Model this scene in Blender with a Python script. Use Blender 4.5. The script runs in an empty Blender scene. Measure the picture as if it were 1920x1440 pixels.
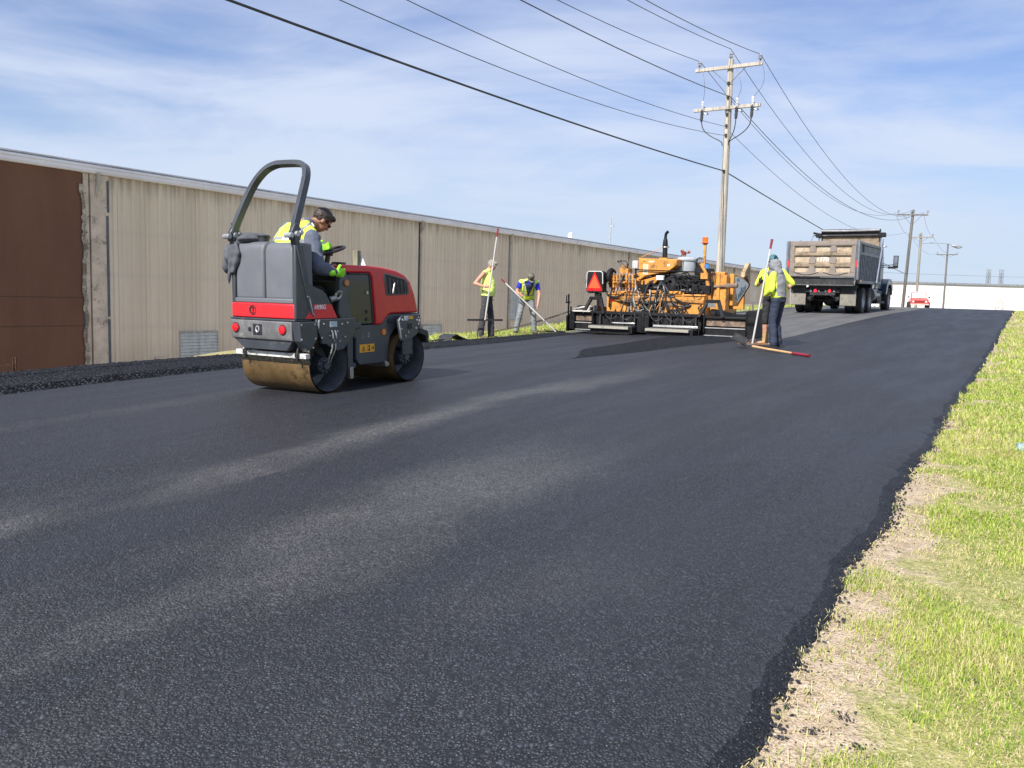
import bpy, bmesh, math, random
import numpy as np
from mathutils import Vector, Matrix, noise
random.seed(7); RNG=np.random.default_rng(7)
SC=bpy.context.scene; COL=SC.collection
R=math.radians
A=R(31.6); U=Vector((math.sin(A),math.cos(A),0)); N=Vector((-math.cos(A),math.sin(A),0))
HEAD=math.pi/2-A            # rotation that turns local +X into the road direction
def P(s,t,z=0): v=U*s+N*t; return Vector((v.x,v.y,z))

# ------------------------------------------------------------------ materials
def srgb(r,g,b):
    f=lambda c:((c/255+.055)/1.055)**2.4 if c>10 else c/255/12.92
    return (f(r),f(g),f(b))
class NT:
    def __init__(s,m): s.t=m.node_tree; s.n=s.t.nodes; s.l=s.t.links
    def new(s,k,**kw):
        x=s.n.new(k)
        for a,b in kw.items(): setattr(x,a,b)
        return x
    def inp(s,x,i,v):
        if hasattr(v,'is_linked') or isinstance(v,bpy.types.NodeSocket): s.l.new(v,x.inputs[i])
        else: x.inputs[i].default_value=v
    def math(s,op,a,b=0.0,clamp=False):
        x=s.new('ShaderNodeMath',operation=op,use_clamp=clamp); s.inp(x,0,a); s.inp(x,1,b); return x.outputs[0]
    def noise(s,vec,scale,detail=3,rough=.5,dist=0):
        x=s.new('ShaderNodeTexNoise'); s.inp(x,'Vector',vec); x.inputs['Scale'].default_value=scale; x.inputs['Detail'].default_value=detail; x.inputs['Roughness'].default_value=rough; x.inputs['Distortion'].default_value=dist
        return x.outputs['Fac']
    def vor(s,vec,scale,out='Distance',feature='F1',rand=1):
        x=s.new('ShaderNodeTexVoronoi',feature=feature); s.inp(x,'Vector',vec); x.inputs['Scale'].default_value=scale; x.inputs['Randomness'].default_value=rand
        return x.outputs[out]
    def map(s,vec,scale=(1,1,1),rot=(0,0,0),loc=(0,0,0)):
        x=s.new('ShaderNodeMapping'); s.inp(x,'Vector',vec); x.inputs['Scale'].default_value=scale; x.inputs['Rotation'].default_value=rot; x.inputs['Location'].default_value=loc; return x.outputs[0]
    def ramp(s,f,a,b,va=0.,vb=1.):
        x=s.new('ShaderNodeMapRange',interpolation_type='SMOOTHSTEP'); s.inp(x,0,f); x.inputs[1].default_value=a; x.inputs[2].default_value=b; x.inputs[3].default_value=va; x.inputs[4].default_value=vb; return x.outputs[0]
    def mix(s,f,a,b,blend='MIX'):
        x=s.new('ShaderNodeMix',data_type='RGBA',blend_type=blend); s.inp(x,0,f)
        for i,v in ((6,a),(7,b)):
            if isinstance(v,tuple): v=tuple(v)+(1,) if len(v)==3 else v
            s.inp(x,i,v)
        return x.outputs[2]
    def bump(s,h,strength,dist):
        x=s.new('ShaderNodeBump'); s.inp(x,'Height',h); x.inputs['Strength'].default_value=strength; x.inputs['Distance'].default_value=dist; return x.outputs[0]
def newmat(name):
    m=bpy.data.materials.new(name); m.use_nodes=True
    t=NT(m); b=t.n['Principled BSDF']; return m,t,b
def mat(name,col,rough=.6,metal=0.,var=.25,vscale=6.,bump=0.,bscale=60.,dirt=None,dirtamt=.5,dscale=3.,coat=0.,spec=.5,emit=None):
    m,t,b=newmat(name)
    tc=t.new('ShaderNodeTexCoord').outputs['Object']
    n1=t.noise(tc,vscale,4,.6)
    f=t.ramp(n1,.3,.7)
    c=t.mix(f,tuple(min(1,x*(1-var)) for x in col),tuple(min(1,x*(1+var)) for x in col))
    if dirt is not None:
        n2=t.noise(tc,dscale,6,.7)
        n3=t.noise(tc,dscale*7,4,.6)
        d=t.ramp(t.math('ADD',t.math('MULTIPLY',n2,.7),t.math('MULTIPLY',n3,.3)),.62-.3*dirtamt,.72-.2*dirtamt)
        c=t.mix(t.math('MULTIPLY',d,.85),c,dirt)
    t.l.new(c,b.inputs['Base Color'])
    t.l.new(t.ramp(t.noise(tc,vscale*3,3),.3,.7,max(.03,rough-.08),min(1,rough+.08)),b.inputs['Roughness'])
    b.inputs['Metallic'].default_value=metal; b.inputs['Coat Weight'].default_value=coat; b.inputs['Specular IOR Level'].default_value=spec
    if bump: t.l.new(t.bump(t.noise(tc,bscale,4,.6),.6,bump),b.inputs['Normal'])
    if emit: b.inputs['Emission Color'].default_value=(*emit[0],1); b.inputs['Emission Strength'].default_value=emit[1]
    return m

# ------------------------------------------------------------------ mesh builder
class MB:
    def __init__(s): s.v=[];s.f=[];s.mi=[];s.cur=0
    def add(s,vs,fs):
        o=len(s.v); s.v+= [Vector(v) for v in vs]; s.f+=[tuple(i+o for i in f) for f in fs]; s.mi+=[s.cur]*len(fs); return s
    def m(s,i): s.cur=i; return s
    def box(s,x0,x1,y0,y1,z0,z1,M=None):
        vs=[(x,y,z) for x in (x0,x1) for y in (y0,y1) for z in (z0,z1)]
        if M is not None: vs=[M@Vector(v) for v in vs]
        return s.add(vs,[(0,1,3,2),(4,6,7,5),(0,4,5,1),(2,3,7,6),(0,2,6,4),(1,5,7,3)])
    def beam(s,p0,p1,w,h,up=(0,0,1)):
        p0=Vector(p0);p1=Vector(p1);d=(p1-p0);L=d.length;d.normalize()
        y=Vector(up).cross(d)
        if y.length<1e-4: y=Vector((0,1,0)).cross(d)
        y.normalize(); z=d.cross(y)
        M=Matrix((( d.x,y.x,z.x,p0.x),(d.y,y.y,z.y,p0.y),(d.z,y.z,z.z,p0.z),(0,0,0,1)))
        return s.box(0,L,-w/2,w/2,-h/2,h/2,M)
    def prism(s,pts,ax,a,b):
        g={'y':lambda p,c:(p[0],c,p[1]),'x':lambda p,c:(c,p[0],p[1]),'z':lambda p,c:(p[0],p[1],c)}[ax]
        n=len(pts); vs=[g(p,a) for p in pts]+[g(p,b) for p in pts]
        return s.add(vs,[tuple(range(n)),tuple(range(2*n-1,n-1,-1))]+[(i,(i+1)%n,n+(i+1)%n,n+i) for i in range(n)])
    def lathe(s,prof,p0,axis,n=24,closed=False):
        p0=Vector(p0); a=Vector(axis).normalized(); e=a.orthogonal().normalized(); f=a.cross(e)
        vs=[];fs=[];k=len(prof)
        for i in range(n):
            th=2*math.pi*i/n; d=e*math.cos(th)+f*math.sin(th)
            for r,h in prof: vs.append(p0+a*h+d*max(r,1e-4))
        rng=k if closed else k-1
        for i in range(n):
            j=(i+1)%n
            for q in range(rng): q2=(q+1)%k; fs.append((i*k+q,j*k+q,j*k+q2,i*k+q2))
        return s.add(vs,fs)
    def cyl(s,p0,p1,r0,r1=None,n=16):
        p0=Vector(p0);p1=Vector(p1); r1=r0 if r1 is None else r1; L=(p1-p0).length
        return s.lathe([(0,0),(r0,0),(r1,L),(0,L)],p0,p1-p0,n)
    def tube(s,pts,r,n=8,smooth=0):
        pts=[Vector(p) for p in pts]
        if isinstance(r,(list,tuple)) and smooth: r0=r; nn=(len(pts)-1); r=None
        for _ in range(smooth):
            q=[pts[0]]
            for a,b in zip(pts[:-1],pts[1:]): q+= [a*.75+b*.25,a*.25+b*.75]
            pts=q+[pts[-1]]
        if r is None: r=[r0[min(nn,int(round(i*nn/(len(pts)-1))))] for i in range(len(pts))]
        vs=[];fs=[];e=None
        for i,p in enumerate(pts):
            d=(pts[min(i+1,len(pts)-1)]-pts[max(i-1,0)]).normalized()
            e=d.orthogonal().normalized() if e is None else (e-d*e.dot(d)).normalized()
            f=d.cross(e); rr=r[i] if isinstance(r,(list,tuple)) else r
            for k in range(n):
                th=2*math.pi*k/n; vs.append(p+(e*math.cos(th)+f*math.sin(th))*rr)
        for i in range(len(pts)-1):
            for k in range(n): k2=(k+1)%n; fs.append((i*n+k,i*n+k2,(i+1)*n+k2,(i+1)*n+k))
        fs+=[tuple(range(n-1,-1,-1)),tuple((len(pts)-1)*n+k for k in range(n))]
        return s.add(vs,fs)
    def cap(s,p0,r0,p1,r1,n=12):          # tapered capsule
        p0=Vector(p0);p1=Vector(p1);L=(p1-p0).length
        if L<1e-5: return s.ell(p0,(r0,r0,r0))
        pr=[(r0*math.cos(t),r0*math.sin(t)) for t in [R(-90),R(-60),R(-30),0]]+[(r1*math.cos(t),L+r1*math.sin(t)) for t in [0,R(30),R(60),R(90)]]
        return s.lathe(pr,p0,p1-p0,n)
    def ell(s,c,r,M=None,n=14,k=10):
        vs=[];fs=[]; c=Vector(c)
        for i in range(k+1):
            th=math.pi*i/k
            for j in range(n):
                ph=2*math.pi*j/n
                v=Vector((r[0]*math.sin(th)*math.cos(ph)+0,r[1]*math.sin(th)*math.sin(ph),r[2]*math.cos(th)))
                if M is not None: v=M@v
                vs.append(c+v)
        for i in range(k):
            for j in range(n): j2=(j+1)%n; fs.append((i*n+j,(i+1)*n+j,(i+1)*n+j2,i*n+j2))
        return s.add(vs,fs)
    def loft(s,rings,n=16):                # rings: (centre, rx vec, ry vec)
        vs=[];fs=[]
        for c,a,b in rings:
            for k in range(n): th=2*math.pi*k/n; vs.append(Vector(c)+Vector(a)*math.cos(th)+Vector(b)*math.sin(th))
        m=len(rings)
        for i in range(m-1):
            for k in range(n): k2=(k+1)%n; fs.append((i*n+k,i*n+k2,(i+1)*n+k2,(i+1)*n+k))
        fs+=[tuple(range(n-1,-1,-1)),tuple((m-1)*n+k for k in range(n))]
        return s.add(vs,fs)
    def mesh(s,name,mats,smooth=30,clean=True):
        me=bpy.data.meshes.new(name); me.from_pydata(s.v,[],s.f)
        for mm in (mats if isinstance(mats,(list,tuple)) else [mats]): me.materials.append(mm)
        me.polygons.foreach_set('material_index',s.mi)
        if clean:
            b=bmesh.new(); b.from_mesh(me); bmesh.ops.remove_doubles(b,verts=b.verts,dist=1e-5)
            bmesh.ops.recalc_face_normals(b,faces=b.faces); b.to_mesh(me); b.free()
        if smooth:
            me.polygons.foreach_set('use_smooth',[True]*len(me.polygons)); me.set_sharp_from_angle(angle=R(smooth))
        me.update(); return me
def tag(o,label=None,cat=None,group=None,kind=None):
    if label: o['label']=label
    if cat: o['category']=cat
    if group: o['group']=group
    if kind: o['kind']=kind
    return o
def put(name,mb,mats,parent=None,bevel=0,smooth=30,loc=None,label=None,seg=2,clean=True):
    me=mb.mesh(name,mats,smooth,clean) if isinstance(mb,MB) else mb
    o=bpy.data.objects.new(name,me); COL.objects.link(o)
    if parent is not None: o.parent=parent
    if loc is not None: o.location=loc
    if bevel:
        b=o.modifiers.new('b','BEVEL'); b.width=bevel; b.segments=seg; b.limit_method='ANGLE'; b.angle_limit=R(35); b.harden_normals=False
    if label: o['label']=label
    return o
def empty(name,loc,yaw=0,pitch=0,**kw):
    o=bpy.data.objects.new(name,None); COL.objects.link(o); o.location=loc
    o.rotation_euler=Matrix.Rotation(yaw,3,'Z').__matmul__(Matrix.Rotation(-pitch,3,'Y')).to_euler(); o.empty_display_size=.2
    return tag(o,**kw)
def multi(name,mbs,mats,parent=None,**k):
    return [put(name,m,mats,parent,**k) for m in mbs]
def copy_tree(o,parent=None):
    c=o.copy(); COL.objects.link(c); c.parent=parent
    for ch in list(o.children): copy_tree(ch,c)
    return c
def text(name,s,size,mat_,parent,M,depth=.004,bold=0.0,sx=1):
    cu=bpy.data.curves.new('t','FONT'); cu.body=s; cu.size=size; cu.extrude=depth; cu.offset=bold; cu.align_x='CENTER'; cu.align_y='CENTER'; cu.resolution_u=3
    o=bpy.data.objects.new('t',cu); COL.objects.link(o); bpy.context.view_layer.update()
    me=bpy.data.meshes.new_from_object(o.evaluated_get(bpy.context.evaluated_depsgraph_get())); bpy.data.objects.remove(o)
    me.transform(M@Matrix.Diagonal((sx,1,1,1))); me.materials.clear(); me.materials.append(mat_)
    return put(name,me,None,parent)
def side_M(x,y,z):   # text facing -Y, reading along +X
    return Matrix.Translation((x,y,z))@Matrix.Rotation(R(90),4,'X')
def rear_M(x,y,z):   # text facing -X, reading towards -Y
    return Matrix.Translation((x,y,z))@Matrix.Rotation(R(-90),4,'Z')@Matrix.Rotation(R(90),4,'X')
def remesh(mb,voxel,name,mats,smooth=2,wr=0.,wrs=.12,facefn=None,carve=None):
    me=mb.mesh('tmp',[mats[0]],0); o=bpy.data.objects.new('tmp',me); COL.objects.link(o)
    r=o.modifiers.new('r','REMESH'); r.mode='VOXEL'; r.voxel_size=voxel
    if smooth:
        q=o.modifiers.new('s','SMOOTH'); q.iterations=smooth; q.factor=.5
    bpy.context.view_layer.update()
    me2=bpy.data.meshes.new_from_object(o.evaluated_get(bpy.context.evaluated_depsgraph_get())); bpy.data.objects.remove(o)
    me2.name=name
    if wr:
        me2.update(); nn=[v.normal.copy() for v in me2.vertices]
        for v,k in zip(me2.vertices,nn):
            c=v.co; h=noise.noise(Vector((c.x/wrs,c.y/wrs,c.z/(wrs*.55))))+.5*noise.noise(c*(2.3/wrs)); v.co=c+k*h*wr
    me2.materials.clear()
    for m in mats: me2.materials.append(m)
    if facefn:
        me2.polygons.foreach_set('material_index',[facefn(p.center) for p in me2.polygons])
    me2.polygons.foreach_set('use_smooth',[True]*len(me2.polygons)); me2.update()
    if carve:
        b=bmesh.new(); b.from_mesh(me2); bmesh.ops.delete(b,geom=[f for f in b.faces if carve(f.calc_center_median())],context='FACES'); b.to_mesh(me2); b.free()
    return me2

# ------------------------------------------------------------------ terrain
KS=[(-30,-.6),(-8,-.08),(0,.20),(3,.40),(6,.54),(10,.64),(16,.73),(20,.82),(26,1.04),(33,1.27),(40,1.45),(48,1.61),(55,1.65),(65,1.60),(80,1.48),(120,1.2),(200,-2)]
def fS(s):
    s=max(KS[0][0],min(KS[-1][0],s)); K=KS
    for i in range(len(K)-1):
        if K[i][0]<=s<=K[i+1][0]:
            a,b=K[i],K[i+1];h=b[0]-a[0];t=(s-a[0])/h
            m=lambda j:0 if j<=0 or j>=len(K)-1 else (K[j+1][1]-K[j-1][1])/(K[j+1][0]-K[j-1][0])
            return (2*t**3-3*t*t+1)*a[1]+(t**3-2*t*t+t)*h*m(i)+(-2*t**3+3*t*t)*b[1]+(t**3-t*t)*h*m(i+1)
def G(s,t):
    return fS(s)-.004*min(abs(t-5),6)**2*max(0,min(1,(60-s)/40))
def sst(x,a,b):
    x=max(0,min(1,(x-a)/(b-a))); return x*x*(3-2*x)
def edgeR(s): return .74+.011*max(s,0)+.06*sst(s,3,0)+.07*noise.noise(Vector((s*1.1,3,0)))+.05*noise.noise(Vector((s*.45,8,0)))
EL=10.75
def TG(s,t):      # terrain
    if t<.8:
        z=G(s,max(t,.8))-.05+ min(.9,.11*(.8-t))*sst(s,4,30)*1.0
        if t<-12: z-= .0
        return z+.012*noise.noise(Vector((s*1.7,t*1.7,0)))
    if t<=EL+.1: return G(s,t)-.07
    zb=G(s,EL)-.07
    zl=-1.25+ (fS(s)*1.35+.05+.6)*sst(s,24,60) if s<200 else -2
    if s>=60: zl=fS(s)-.6
    k=sst(t,11.0+1.6*sst(s,9,12),21)
    hump=.05*sst(s,10,13)*math.exp(-((t-11.7)/.7)**2)
    return zb*(1-k)+zl*k+hump
def axis_vals(segs):
    out=[]
    for a,b,d in segs:
        n=max(1,round((b-a)/d)); out+=[a+(b-a)*i/n for i in range(n)]
    return out+[segs[-1][1]]
def grid(sv,tv,zf,warp=None):
    vs=[];fs=[];n=len(tv)
    for s in sv:
        for t in tv:
            s2,t2=(s,t) if warp is None else warp(s,t)
            vs.append(P(s2,t2,zf(s2,t2)))
    for i in range(len(sv)-1):
        for j in range(n-1): fs.append((i*n+j,(i+1)*n+j,(i+1)*n+j+1,i*n+j+1))
    m=MB(); m.add(vs,fs); return m
def st_nodes(t):
    pos=t.new('ShaderNodeNewGeometry').outputs['Position']
    def dot(v):
        x=t.new('ShaderNodeVectorMath',operation='DOT_PRODUCT'); t.l.new(pos,x.inputs[0]); x.inputs[1].default_value=v; return x.outputs['Value']
    s=dot(tuple(U)); tt=dot(tuple(N)); c=t.new('ShaderNodeCombineXYZ'); t.l.new(s,c.inputs[0]); t.l.new(tt,c.inputs[1]); 
    z=t.new('ShaderNodeSeparateXYZ'); t.l.new(pos,z.inputs[0])
    return pos,s,tt,c.outputs[0],z.outputs[2]

# ground
def make_ground():
    m,t,b=newmat('soil_and_turf'); pos,s,tt,st,z=st_nodes(t)
    n1=t.noise(pos,1.6,5,.65); n2=t.noise(pos,14,4,.7); n3=t.noise(pos,90,3,.6); n4=t.noise(pos,.5,3,.5)
    dirt=t.mix(t.ramp(n2,.3,.7),(.44,.34,.235),(.62,.50,.37))
    dirt=t.mix(t.ramp(n3,.48,.72),dirt,(.20,.14,.085)); dirt=t.mix(t.ramp(t.noise(pos,5,4,.6),.55,.72,0,.6),dirt,(.26,.19,.12))
    grass=t.mix(t.ramp(n2,.3,.7),(.25,.27,.08),(.46,.41,.19)); grass=t.mix(t.ramp(n3,.5,.75),grass,(.13,.15,.04)); grass=t.mix(t.ramp(t.noise(pos,45,3,.6),.55,.7),grass,(.60,.52,.30))
    # dirt band beside the asphalt, turf further away
    tt2=t.math('ADD',tt,t.math('MULTIPLY',t.math('SUBTRACT',n1,.5),1.3))
    band=t.ramp(tt2,.50,.30)   # 0 near road, 1 away
    left=t.ramp(tt,10,10.6)
    k=t.math('MAXIMUM',band,t.math('MULTIPLY',left,.75))
    k=t.math('MULTIPLY',k,t.ramp(n4,.2,.5,.75,1.)); grass=t.mix(t.ramp(tt,13,15),grass,(.20,.19,.15))
    t.l.new(t.mix(k,dirt,grass),b.inputs['Base Color']); b.inputs['Roughness'].default_value=.95; b.inputs['Specular IOR Level'].default_value=.15
    h=t.math('ADD',t.math('MULTIPLY',n3,.5),n2)
    t.l.new(t.bump(h,.8,.03),b.inputs['Normal'])
    sv=axis_vals([(-60,-8,4),(-8,1,.6),(1,14,.12),(14,40,.5),(40,130,3),(130,400,30),(400,2500,300)])
    tv=axis_vals([(-1500,-200,200),(-200,-30,15),(-30,-8,1.5),(-8,-3,.5),(-3,.9,.12),(.9,9,1.2),(9,13,.25),(13,30,1.2),(30,200,20),(200,1500,250)])
    o=put('ground',grid(sv,tv,TG),m,smooth=80,clean=False); tag(o,kind='structure')
make_ground()

# asphalt materials
def asphalt(name,loose=False,dark=False):
    m,t,b=newmat(name); pos,s,tt,st,z=st_nodes(t)
    v=t.vor(pos,36 if loose else 100,'Color'); vd=t.vor(pos,36 if loose else 100,'Distance')
    v2=t.vor(pos,210,'Color'); sp2=t.new('ShaderNodeSeparateColor'); t.l.new(v2,sp2.inputs[0])
    if not loose:
        v3=t.vor(pos,56,'Color'); vd3=t.vor(pos,56,'Distance'); kk=t.ramp(t.noise(pos,26,2,.5),.52,.56)
        v=t.mix(kk,v,v3); mm_=t.new('ShaderNodeMix',data_type='FLOAT'); t.l.new(kk,mm_.inputs[0]); t.l.new(vd,mm_.inputs[2]); t.l.new(vd3,mm_.inputs[3]); vd=mm_.outputs[0]
    sp=t.new('ShaderNodeSeparateColor'); t.l.new(v,sp.inputs[0])
    fine=t.noise(pos,220,2,.5)
    mid=t.noise(pos,9,4,.6); low=t.noise(t.map(st,(.22,1.1,1)),1.4,4,.55)
    base=t.mix(t.ramp(sp.outputs[0],0,1),(.005,.006,.009),((.070,.078,.100) if not dark else (.034,.037,.045)) if not loose else (.11,.115,.13)); base=t.mix(t.ramp(vd,.25,.62),base,(.004,.004,.006))  # gaps between stones blackened: their shade is painted into the colour
    base=t.mix(t.ramp(fine,.45,.75,0,.5),base,(.022,.024,.030))
    sparkle=t.math('MULTIPLY',t.ramp(sp2.outputs[1],.975,.99),.55); base=t.mix(sparkle,base,(.26,.27,.29))
    base=t.mix(t.ramp(low,.35,.7,0,.35),base,(.018,.022,.034))
    big=t.ramp(t.noise(t.map(st,(.5,1,1)),.55,3,.5),.35,.65); base=t.mix(t.math('MULTIPLY',big,.3),base,(.030,.033,.042))
    if not loose and not dark:
        n_e=t.noise(t.map(st,(1,1,1)),5.,6,.8)
        wob=t.math('ADD',tt,t.math('MULTIPLY',t.math('SUBTRACT',t.noise(t.map(st,(.35,.6,1)),1.,4,.6),.5),1.1))
        near=t.ramp(s,16,8)
        for c,w,a,f0,f1 in ((4.35,.40,.75,13,6),(2.75,.75,.62,6.8,3.2),(1.6,.4,.25,4,2.5),(6.9,.25,.2,12,9)):
            near=t.ramp(s,f0,f1)
            d=t.math('ABSOLUTE',t.math('SUBTRACT',wob,c))
            k=t.ramp(d,w,w*.15); k=t.math('MULTIPLY',k,t.ramp(t.noise(t.map(st,(.35,.8,1),loc=(c,3,0)),1.3,3,.5),.32,.6)); k=t.math('MULTIPLY',t.math('MULTIPLY',k,a),near)
            lt=t.mix(sp.outputs[0],(.045,.044,.043),(.20,.195,.185))
            base=t.mix(k,base,lt)
        ed=t.ramp(t.math('ADD',tt,t.math('ADD',t.math('MULTIPLY',n_e,.45),t.math('MULTIPLY',s,-.011))),1.38,.80); base=t.mix(t.math('MULTIPLY',ed,.8),base,t.mix(sp.outputs[0],(.005,.006,.008),(.033,.036,.043)))
        # thin roller seam lines
        for c,a in ((3.9,.9),(7.15,.8),(5.95,.5)):
            d=t.math('ABSOLUTE',t.math('SUBTRACT',tt,t.math('ADD',c,t.math('MULTIPLY',t.noise(t.map(st,(1,0,0)),.8,2),.08))))
            k=t.ramp(d,.014,.004); k=t.math('MULTIPLY',k,t.ramp(t.noise(t.map(st,(1,0,0),loc=(c,0,0)),3.,4,.7),.5,.56)); base=t.mix(t.math('MULTIPLY',k,a),base,(.008,.008,.01))
        # pale scuffs
        sc=t.ramp(t.noise(t.map(st,(.9,7,1)),2.2,5,.7),.70,.76); base=t.mix(t.math('MULTIPLY',sc,.35),base,(.16,.16,.17))
    t.l.new(base,b.inputs['Base Color'])
    b.inputs['Roughness'].default_value=.62 if not loose else .5
    t.l.new(t.ramp(t.noise(t.map(st,(.3,2,1)),1.2,4,.6),.35,.65,.48 if not loose else .8,.58 if not loose else .9),b.inputs['Roughness'])
    b.inputs['Specular IOR Level'].default_value=.15 if loose else (.5 if not dark else .25)
    h=t.math('ADD',t.math('MULTIPLY',sp.outputs[2],.6),t.math('SUBTRACT',1,vd))
    h=t.math('ADD',h,t.math('MULTIPLY',fine,.5))
    t.l.new(t.bump(h,.95,.03 if loose else .011),b.inputs['Normal'])
    return m
M_ASP=asphalt('rolled_asphalt'); M_LOOSE=asphalt('loose_asphalt',loose=True); M_DARK=asphalt('fresh_dark_asphalt',dark=True)
M_OLD,_t,_b=newmat('old_worn_asphalt'); _pos,_s,_tt,_st,_z=st_nodes(_t)
_c=_t.mix(_t.ramp(_t.noise(_t.map(_st,(.15,1,1)),1.5,5,.7),.35,.65),(.06,.062,.065),(.16,.155,.145)); _c=_t.mix(_t.vor(_pos,60,'Distance'),_c,(.09,.09,.09)); _t.l.new(_c,_b.inputs['Base Color']); _b.inputs['Roughness'].default_value=.85

def make_road():
    m=MB()
    sv=axis_vals([(-10,0,.5),(0,9,.04),(9,20,.1),(20,60,.5),(60,150,4)])
    def er(s,k):
        j=.05*noise.noise(Vector((s*5,0,k)))+.022*noise.noise(Vector((s*19,1,k)))+.012*noise.noise(Vector((s*60,2,k)))
        return edgeR(s)+j*(1 if s<20 else .8)
    def prof(s):
        e=er(s,0); e2=er(s,5)-.14; l=EL
        zt=G(s,e)
        pts=[(e2-.03,TG(s,e2)-.03),(e2,TG(s,e2)+.012),(e2*.5+e*.5,zt-.022+.012*noise.noise(Vector((s*25,0,9)))),(e,zt-.004)]
        for q in (e+.1,e+.3,1.6,2.4,3.2,4,5,5.9,6.5,7.4,8.3,9.,9.8,10.3,l): pts.append((max(q,e+.05),G(s,max(q,e+.05))))
        pts.append((l+.04,TG(s,l)-.03)); return pts
    vs=[];n=0
    for s in sv:
        p=prof(s); n=len(p)
        for t,z in p: vs.append(P(s,t,z))
    fs=[];mi=[]
    for i in range(len(sv)-1):
        for j in range(n-1): fs.append((i*n+j,(i+1)*n+j,(i+1)*n+j+1,i*n+j+1)); mi.append(1 if j<2 else 0)
    m.add(vs,fs); m.mi=mi
    o=put('road',m,[M_ASP,M_DARK],smooth=60,clean=False); tag(o,kind='structure')
make_road()
def rough_patch(name,poly_t0,poly_t1,s0,s1,ds,dt,hgt,amp,mat_,seed):
    vs=[];fs=[]; sv=axis_vals([(s0,s1,ds)]); nt=int(max(poly_t1(s)-poly_t0(s) for s in sv)/dt)+2
    for s in sv:
        a=poly_t0(s);b=poly_t1(s)
        for k in range(nt+1):
            q=k/nt; t=a+(b-a)*q
            e=min(q,1-q); e=min(1,e*(b-a)/.10); 
            j=noise.noise(Vector((s*30,t*30,seed)))*.6+noise.noise(Vector((s*70,t*70,seed)))*.5
            t2=t+ (noise.noise(Vector((s*9,k,seed)))*.03 if k in (0,nt) else 0)
            vs.append(P(s,t2,G(s,t2)+.004-.012*(1-e)+ e*(hgt(s)+amp*j)))
    n=nt+1
    for i in range(len(sv)-1):
        for j in range(nt): fs.append((i*n+j,(i+1)*n+j,(i+1)*n+j+1,i*n+j+1))
    m=MB(); m.add(vs,fs); o=put(name,m,mat_,smooth=180,clean=False); return tag(o,kind='structure')
rough_patch('uncompacted_asphalt_strip',lambda s:8.95+.35*sst(s,8,14)+.5*sst(s,14,19),lambda s:11.05-.25*sst(s,6,10)-.1*sst(s,12,16),2.5,19.,.03,.03,lambda s:.065-.035*sst(s,10,14),.018,M_LOOSE,3)
rough_patch('loose_asphalt_patch',lambda s:5.95-.2*sst(s,11,14)-.35*sst(s,15,19),lambda s:6.02+.95*sst(s,11.2,14)-.0*sst(s,15,19)+.3*sst(s,14,18),11.2,19.2,.035,.035,lambda s:.014,.016,M_LOOSE,8)
m_=grid(axis_vals([(19.5,58,1)]),axis_vals([(4.9,10.6,1)]),lambda s,t:G(s,t)+.006); tag(put('old_road_surface',m_,M_OLD,smooth=80,clean=False),kind='structure')

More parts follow.
